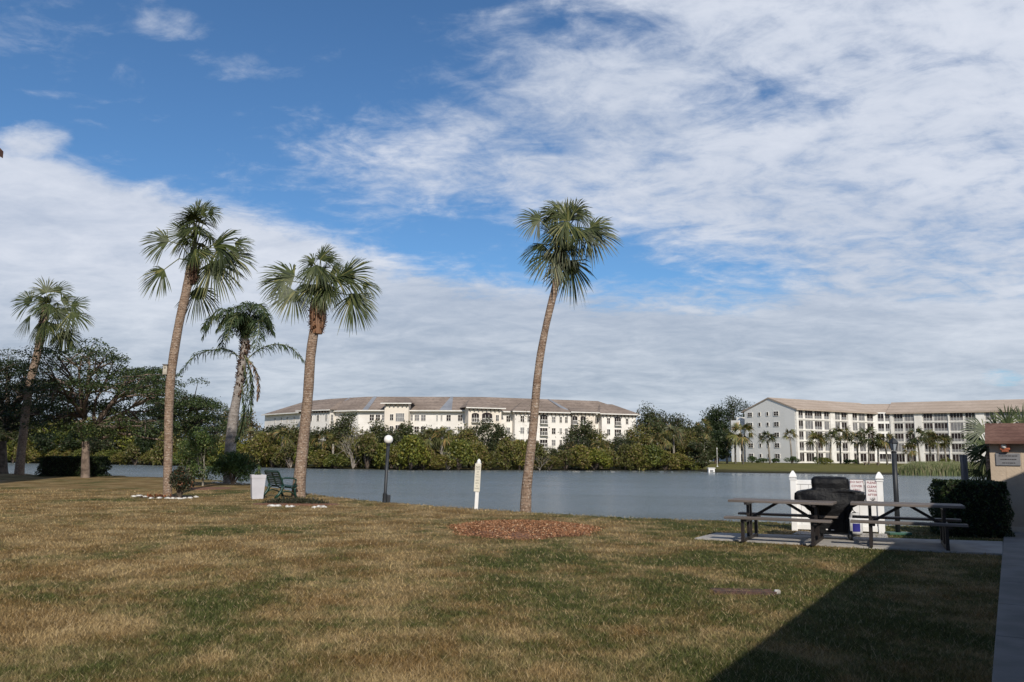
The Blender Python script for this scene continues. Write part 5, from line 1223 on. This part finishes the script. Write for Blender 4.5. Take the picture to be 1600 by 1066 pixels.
# shrubs at the water
reg = []
rg = random.Random(8); protos = []
for i in range(5):
    protos.append(make_shrub('mangrove_shrub', (0, 0, 0), (2.9, 2.2, 3.2), 80 + i, M_mang if i % 2 else M_mang2, 'bright green mangrove shrub in the row along the far waterline', group='mangrove shrubs along the far waterline', n=4200, leaf=.34, lumps=26, barkm=M_bark))
first = [True] * 5; px = -60.0; i = 0
while px < 1100:
    Y = shoreY(px) + .9 + rg.uniform(-.4, .9); p = land(px, Y); p.z = WZ - .05; k = rg.randrange(5); sc = rg.uniform(.8, 1.25) * (1 if px < 1060 else .9)
    S_ = (sc * rg.uniform(.85, 1.2), sc, sc * rg.uniform(.62, 1.35)); rzz = rg.uniform(0, 6.28)
    if first[k]: o = protos[k]; o.location = p; o.scale = S_; o.rotation_euler.z = rzz; first[k] = False
    else: o = copy_tree(protos[k], p, scale=S_, rz=rzz)
    reg.append((px, o))
    px += rg.uniform(17, 28) * 128 / Y
    if 528 < px < 572: px = 574.0
name_by_place(reg, 'waterline mangrove shrub'); reg = []
# second row: taller mixed shrubs
protos2 = [make_tree('shore_bush', (0, 0, 0), 5.2, 6.5, 95 + i, [M_mang2, M_oak, M_mang][i], M_bark, 'mid green bushy growth standing behind the waterline shrubs', 'bush', 'bushes behind the waterline shrubs', dens=.9, leaf=.36, levels=2, clump=1.15, trunk=.05, low=1.6) for i in range(3)]
f2 = [True] * 3; px = -70.0
while px < 1090:
    Y = shoreY(px) + rg.uniform(7, 13); p = land(px, Y); k = rg.randrange(3); sc = rg.uniform(.78, 1.1); rzz = rg.uniform(0, 6.28)
    if 800 < px < 900 or 560 < px < 600: sc *= .7
    if px < 380: sc *= 1.15
    if px < 250: sc *= 1.6
    if f2[k]: o = protos2[k]; o.location = p; o.scale = (sc,) * 3; o.rotation_euler.z = rzz; f2[k] = False
    else: o = copy_tree(protos2[k], p, scale=sc, rz=rzz)
    reg.append((px, o))
    px += rg.uniform(32, 48) * 128 / Y
name_by_place(reg, 'second row bush'); reg = []
# named trees of the far shore: (px, top py, width px, extra distance, material, label)
def far_tree(px, top, wpx, dy, lm, label, seed, **k):
    Y = shoreY(px) + dy; p = land(px, Y); h = at(px, top, Y).z - p.z; w = wpx * Y / F
    return make_tree('broadleaf_tree', p, h, w, seed, lm, k.pop('bark', M_bark), label, dens=k.pop('dens', .9), leaf=k.pop('leaf', .36), clump=k.pop('clump', h * .12), trunk=.15, low=k.pop('low', 1.5), **k)
far_tree(542, 642, 60, 14, M_oak, 'dark tree before the left wing of the long cream building', 101)
far_tree(590, 656, 46, 12, M_oak, 'dark low tree under the three left windows of the long building', 102, low=.6)
far_tree(632, 657, 56, 14, M_oak, 'broad dark tree under the beige roof tower of the long building', 103)
far_tree(684, 668, 44, 12, M_oak, 'small olive tree right of the globe lamp top on the far shore', 104)
far_tree(757, 655, 96, 15, M_oak, 'largest round dark tree below the pair of arched balconies', 105, dens=1.1)
far_tree(733, 672, 50, 11, M_mang2, 'lighter green tree left of the round dark tree by the arched balconies', 106)
far_tree(912, 655, 60, 13, M_oak, 'domed green tree right of the lone leaning palm across the pond', 107)
far_tree(893, 690, 36, 9, M_tan, 'small reddish tan tree left of the domed green tree', 108, low=.3, dens=.5)
far_tree(1012, 627, 46, 18, M_oak, 'tall thin topped tree at the right end of the long building', 109, dens=.7)
far_tree(1045, 640, 80, 20, M_oak, 'wide olive tree between the two buildings', 110, dens=1.1)
far_tree(1082, 655, 66, 14, M_oak, 'rounded olive tree at the corner of the far lawn', 111)
far_tree(1090, 690, 44, 5, M_oak, 'low dark tree overhanging the water at the end of the shrub row', 112)
far_tree(985, 668, 40, 12, M_mang2, 'leggy green tree before the last arched balcony', 113, dens=.5)
far_tree(1120, 632, 52, 70, M_dark_leaf, 'tall dark oak left of the grey gable building', 114, dens=1.2, leaf=.5)
far_tree(1158, 618, 70, 140, M_dark_leaf, 'tallest dark oak rising behind the grey gable roof', 115, dens=1.2, leaf=.5)
far_tree(1118, 668, 46, 60, M_dark_leaf, 'dark shade tree behind the palms left of the grey gable', 116, leaf=.45)
far_tree(1102, 668, 40, 45, M_oak, 'olive tree on the far lawn left of the dark oaks', 117)
far_tree(352, 634, 34, 22, M_tan, 'tan leaved tree behind the queen palm trunk', 118, low=.5)
far_tree(385, 640, 44, 20, M_tan, 'orange brown tree left of the long building roof end', 119, low=.5)
far_tree(425, 662, 60, 14, M_oak, 'dark tree below the left end of the long building', 120)
far_tree(470, 668, 50, 12, M_oak, 'olive tree partly behind the stout palm trunk across the water', 121)
far_tree(212, 640, 110, 14, M_dark_leaf, 'green tree across the water behind the poinciana limbs', 122)
far_tree(130, 625, 130, 16, M_dark_leaf, 'dark tree across the water directly behind the poinciana trunk', 123)
far_tree(50, 615, 130, 16, M_dark_leaf, 'dark tree across the water behind the left hedge end', 124)
far_tree(-30, 612, 130, 16, M_dark_leaf, 'dark tree across the water at the left frame edge', 125)
far_tree(288, 655, 100, 14, M_oak, 'green tree across the water behind the slender young tree', 126)
rg = random.Random(17); cand = [make_tree('facade_tree', (0, 0, 0), 8.5, 7.5, 150 + i, [M_oak, M_mang2, M_oak][i], M_bark, 'green tree in the belt of trees before the long cream building', group='tree belt before the long cream building', dens=.9, leaf=.38, clump=1.1, trunk=.12, low=1.6) for i in range(3)]
for i, (px, top) in enumerate([(432, 670), (455, 664), (492, 672), (515, 664), (560, 668), (575, 676), (612, 672), (655, 676), (668, 670), (700, 676), (718, 668), (785, 676), (800, 688), (828, 700), (862, 702), (880, 694), (930, 676), (950, 692), (972, 682), (1000, 664), (1026, 656), (1062, 660), (1072, 672)]):
    Y = shoreY(px) + rg.uniform(8, 15); p = land(px, Y); h = at(px, top - 5, Y).z - p.z; k = h / 8.5; sc = (k * rg.uniform(.9, 1.3), k * 1.1, k); rzz = rg.uniform(0, 6.28)
    if i < 3: o = cand[i]; o.location = p; o.scale = sc; o.rotation_euler.z = rzz
    else: o = copy_tree(cand[i % 3], p, scale=sc, rz=rzz)
    reg.append((px, o))
name_by_place(reg, 'belt tree'); reg = []
for i, (px, top, w_, lb) in enumerate([(-20, 640, 110, 'leafy dark tree low at the left frame edge on the far bank'), (45, 645, 110, 'leafy dark tree filling the view right of the leftmost trunk'), (100, 648, 100, 'leafy dark tree filling the view left of the poinciana trunk'), (170, 655, 90, 'leafy tree on the far bank right of the poinciana trunk'), (245, 660, 80, 'leafy tree on the far bank left of the tallest palm')]):
    far_tree(px, top, w_, 5, [M_dark_leaf, M_oak][i % 2], lb, 160 + i, low=4, dens=1.2)
# bare shrubs: branch sprays, no leaves
def bare(px, top, wpx, dy, label, seed, lm=None, tw=.05):
    Y = shoreY(px) + dy; p = land(px, Y); h = at(px, top, Y).z - p.z; w = wpx * Y / F; rng = np.random.default_rng(seed); mb = MB(); tips = []
    for j in range(9 if w > 3 else 3):
        a = rng.uniform(0, 6.28); sp = rng.uniform(.1, .9) if w > 3 else .1
        grow(mb, rng, (0, 0, 0), (math.cos(a) * math.sin(sp), math.sin(a) * math.sin(sp), math.cos(sp)), h * .36, tw * 1.3, 3, tips, .5, .35)
    v = np.array(mb.v); v[:, 2] *= h / v[:, 2].max(); v[:, :2] *= w / 2 / np.percentile(np.abs(v[:, :2]), 98); mb.v = [tuple(q) for q in v]
    root = empty('bare_shrub', p, label, 'shrub'); mb.build('branches', mat('twig_grey', (.36, .32, .28), .9, (.26, .22, .19), 3), root)
    if lm: pts = np.array([t[0][:] for t in tips]); pts[:, 2] = np.abs(pts[:, 2]) * h / max(.1, pts[:, 2].max()); V, Fq = leaves(pts + rng.normal(0, .2, pts.shape), .3, rng); npmesh('leaves', V, Fq, lm, root)
bare(552, 668, 62, 1.2, 'leafless grey shrub arching between the stout palm and the globe lamp', 131, tw=.07)
bare(455, 690, 34, .8, 'small leafless grey shrub left of the stout palm trunk', 132)
bare(700, 700, 40, .6, 'twiggy grey shrub left of the narrow sign on the far bank', 133)
bare(843, 706, 40, .4, 'twiggy grey shrub behind the lone palm trunk', 134)
bare(815, 630, 22, 14, 'thin nearly bare tree before the cream wall left of the lone palm', 135, M_tan, .09)
bare(742, 640, 16, 16, 'spindly bare sapling rising above the round dark tree', 136, None, .07)
# cabbage palms of the far shore
fp = [(392, 682, 4, 3.2), (415, 688, 3.4, 3.2), (440, 682, 4, 3.4), (503, 688, 3, 3.4), (520, 694, 3, 2.8), (672, 684, 4, 3.2), (690, 682, 4, 3.4), (650, 692, 3, 2.6), (1040, 686, 3.6, 2.6), (1053, 680, 4.2, 3.0), (1028, 692, 3.6, 2.6), (935, 698, 3, 2.8), (365, 686, 4, 3.2), (235, 683, 4, 3.2), (320, 688, 4, 3.0), (1100, 672, 30, 3.0)]
pp = [small_palm('cabbage_palm', (0, 0, 0), 4.2, 2.0, 140 + i, 'yellow green cabbage palm among the shrubs of the far shore', 'cabbage palms among the far shore shrubs') for i in range(3)]
rg = random.Random(5)
for i, (px, py, dy, w) in enumerate(fp):
    Y = shoreY(px) + dy; p = land(px, Y); h = at(px, py, Y).z - p.z; sc = (w / 2.6, w / 2.6, max(.5, h / 4.2))
    if i < 3: o = pp[i]; o.location = p; o.scale = sc
    else: o = copy_tree(pp[i % 3], p, scale=sc, rz=rg.uniform(0, 6))
    reg.append((px, o))
name_by_place(reg, 'far bank cabbage palm')
# palms before the right-hand building, each at its own place
bp_ = [(1136, 684, 726, 62, 1.0, 'slim palm before the low annex'), (1149, 687, 724, 58, 1.1, 'palm left of the stair tower in shade'), (1161, 678, 724, 52, 1.35, 'tall full palm beside the stair tower'), (1203, 686, 725, 60, 1.0, 'thin palm in the middle of the grey gable wall'), (1237, 680, 724, 74, .85, 'small headed palm at the right corner of the gable wall'),
       (1278, 690, 725, 62, 1.15, 'palm at the left of the white facade above a round shrub'), (1297, 686, 724, 66, 1.2, 'palm between the first two wide balcony bays'), (1313, 680, 724, 70, 1.3, 'tallest palm before the white facade'), (1341, 688, 724, 66, 1.1, 'palm just left of the inner corner of the building'), (1357, 684, 726, 60, 1.3, 'bushy palm left of the dark lantern'),
       (1386, 688, 724, 60, 1.2, 'palm in the inner corner behind the dark lantern'), (1372, 694, 724, 62, 1.0, 'low palm beside the inner corner'), (1437, 683, 724, 58, 1.2, 'leaning palm right of the dark lantern'), (1455, 686, 724, 60, 1.15, 'palm before the third balcony column of the right wing'), (1465, 690, 724, 56, 1.1, 'broad palm before the right wing'),
       (1478, 690, 724, 62, .9, 'yellowing palm at the right of the wing cluster'), (1424, 702, 724, 58, .85, 'short palm low before the right wing')]
for i, (px, py, gy, dy, sc, lb) in enumerate(bp_):
    Y = 126 + dy; p = land(px, Y); h = at(px, py, Y).z - p.z
    small_palm('cabbage_palm', p, h, 2.75 * sc, 170 + i, lb + ' across the pond', 'palms before the five storey building', nf=15, fm=M_fan_far if i % 3 else M_oak, tr=.20, lean=rg.uniform(-.5, .5))
for i, (px, dy, r_, lb) in enumerate([(1175, 80, (1.5, 1.2, 1.6), 'rounded shrub at the left foot of the gable wall'), (1190, 80, (2.6, 1.0, 1.1), 'low dark hedge along the foot of the gable wall'), (1212, 80, (1.5, 1.0, 1.1), 'low shrub under the right windows of the gable wall'), (1238, 74, (2.2, 1.4, 1.7), 'round shrub at the corner of the grey gable'), (1277, 70, (1.5, 1.2, 1.7), 'small dark shrub beside the first ground floor door'),
                                        (1288, 58, (2.2, 1.6, 1.5), 'spreading green shrub on the lawn before the white facade'), (1325, 72, (1.3, 1.0, 1.2), 'small shrub before the middle of the white facade'), (1480, 66, (2.4, 1.4, 1.6), 'yellow green shrub before the right wing'), (1335, 74, (1.2, 1, 1), 'little shrub near the inner corner of the white facade')]):
    Y = 126 + dy; make_shrub('garden_shrub', land(px, Y), r_, 200 + i, M_shrub if i not in (5, 7) else M_mang, lb + ' across the pond', n=900, leaf=.28, lumps=12)
# reeds
rng = np.random.default_rng(15); n = 15000; pxr = rng.uniform(1404, 1640, n); V = []
Y0 = np.interp(pxr, [1404, 1640], [shoreY(1404), shoreY(1640)]); yv = Y0 + rng.uniform(-1.6, 4.5, n) * np.minimum(1, (pxr - 1398) / 40)
xv = np.array([at(a, 720, b_).x for a, b_ in zip(pxr, yv)]); zv = np.maximum(ground_z(xv, yv), -1.25); h = rng.uniform(1.0, 1.9, n) * np.minimum(1, .45 + (pxr - 1400) / 45)
la = rng.uniform(0, 6.28, n); lm = h * rng.uniform(.05, .3, n); b_ = np.stack([xv, yv, zv], 1); w = np.array([.045, 0, 0]); mid_ = b_ + np.stack([np.cos(la) * lm * .3, np.sin(la) * lm * .3, h * .6], 1); tp = b_ + np.stack([np.cos(la) * lm, np.sin(la) * lm, h], 1)
V = np.stack([b_ - w, b_ + w, mid_ + w * .8, mid_ - w * .8, mid_ - w * .8, mid_ + w * .8, tp + w * .15, tp - w * .15], 1).reshape(-1, 3)
o = npmesh('reeds', V, np.arange(8 * n).reshape(-1, 4), M_reed); tag(o, 'stand of green and straw reeds at the water before the right wing', 'reeds', kind='stuff')
# small things on the far lawn
p = land(1106, shoreY(1107) + .8); mb = MB(); mb.box((0, 0, .25), (.9, .7, .8)); mb.box((0, 0, .68), (1.1, .85, .1)); mb.box((0, -.36, .25), (.5, .04, .35), mi=1); o = mb.build('outfall_box', [M_white, M_screen]); o.location = p + Vector((.3, -.6, 0)); tag(o, 'small white concrete outfall box at the water by the end of the shrubs', 'drain')
p = land(1120.5, 160); mb = MB(); mb.tube([(0, 0, 0), (0, 0, 3.3)], .045, 8); e_ = empty('lawn_light_pole', p, 'thin pale pole on the far lawn left of the grey gable', 'pole'); mb.build('pole', M_white, e_); mb = MB(); mb.lathe([(.2, 0), (.18, .12), (.1, .14)], n=12); mb.build('base', M_white, e_); mb = MB(); mb.lathe([(.05, 3.3), (.09, 3.4), (.09, 3.55), (.03, 3.65)], n=10); mb.build('head', M_white, e_)
p = land(1361, 176); e_ = empty('lawn_bench', p, 'low brown bench on the far lawn before the inner corner', 'bench'); mb = MB(); mb.box((0, 0, .62), (3.4, .6, .12)); mb.build('seat', M_bark_pale, e_)
for x in (-1.3, 1.3): mb = MB(); mb.box((x, 0, .3), (.2, .5, .58)); mb.build('leg', M_bark_pale, e_)
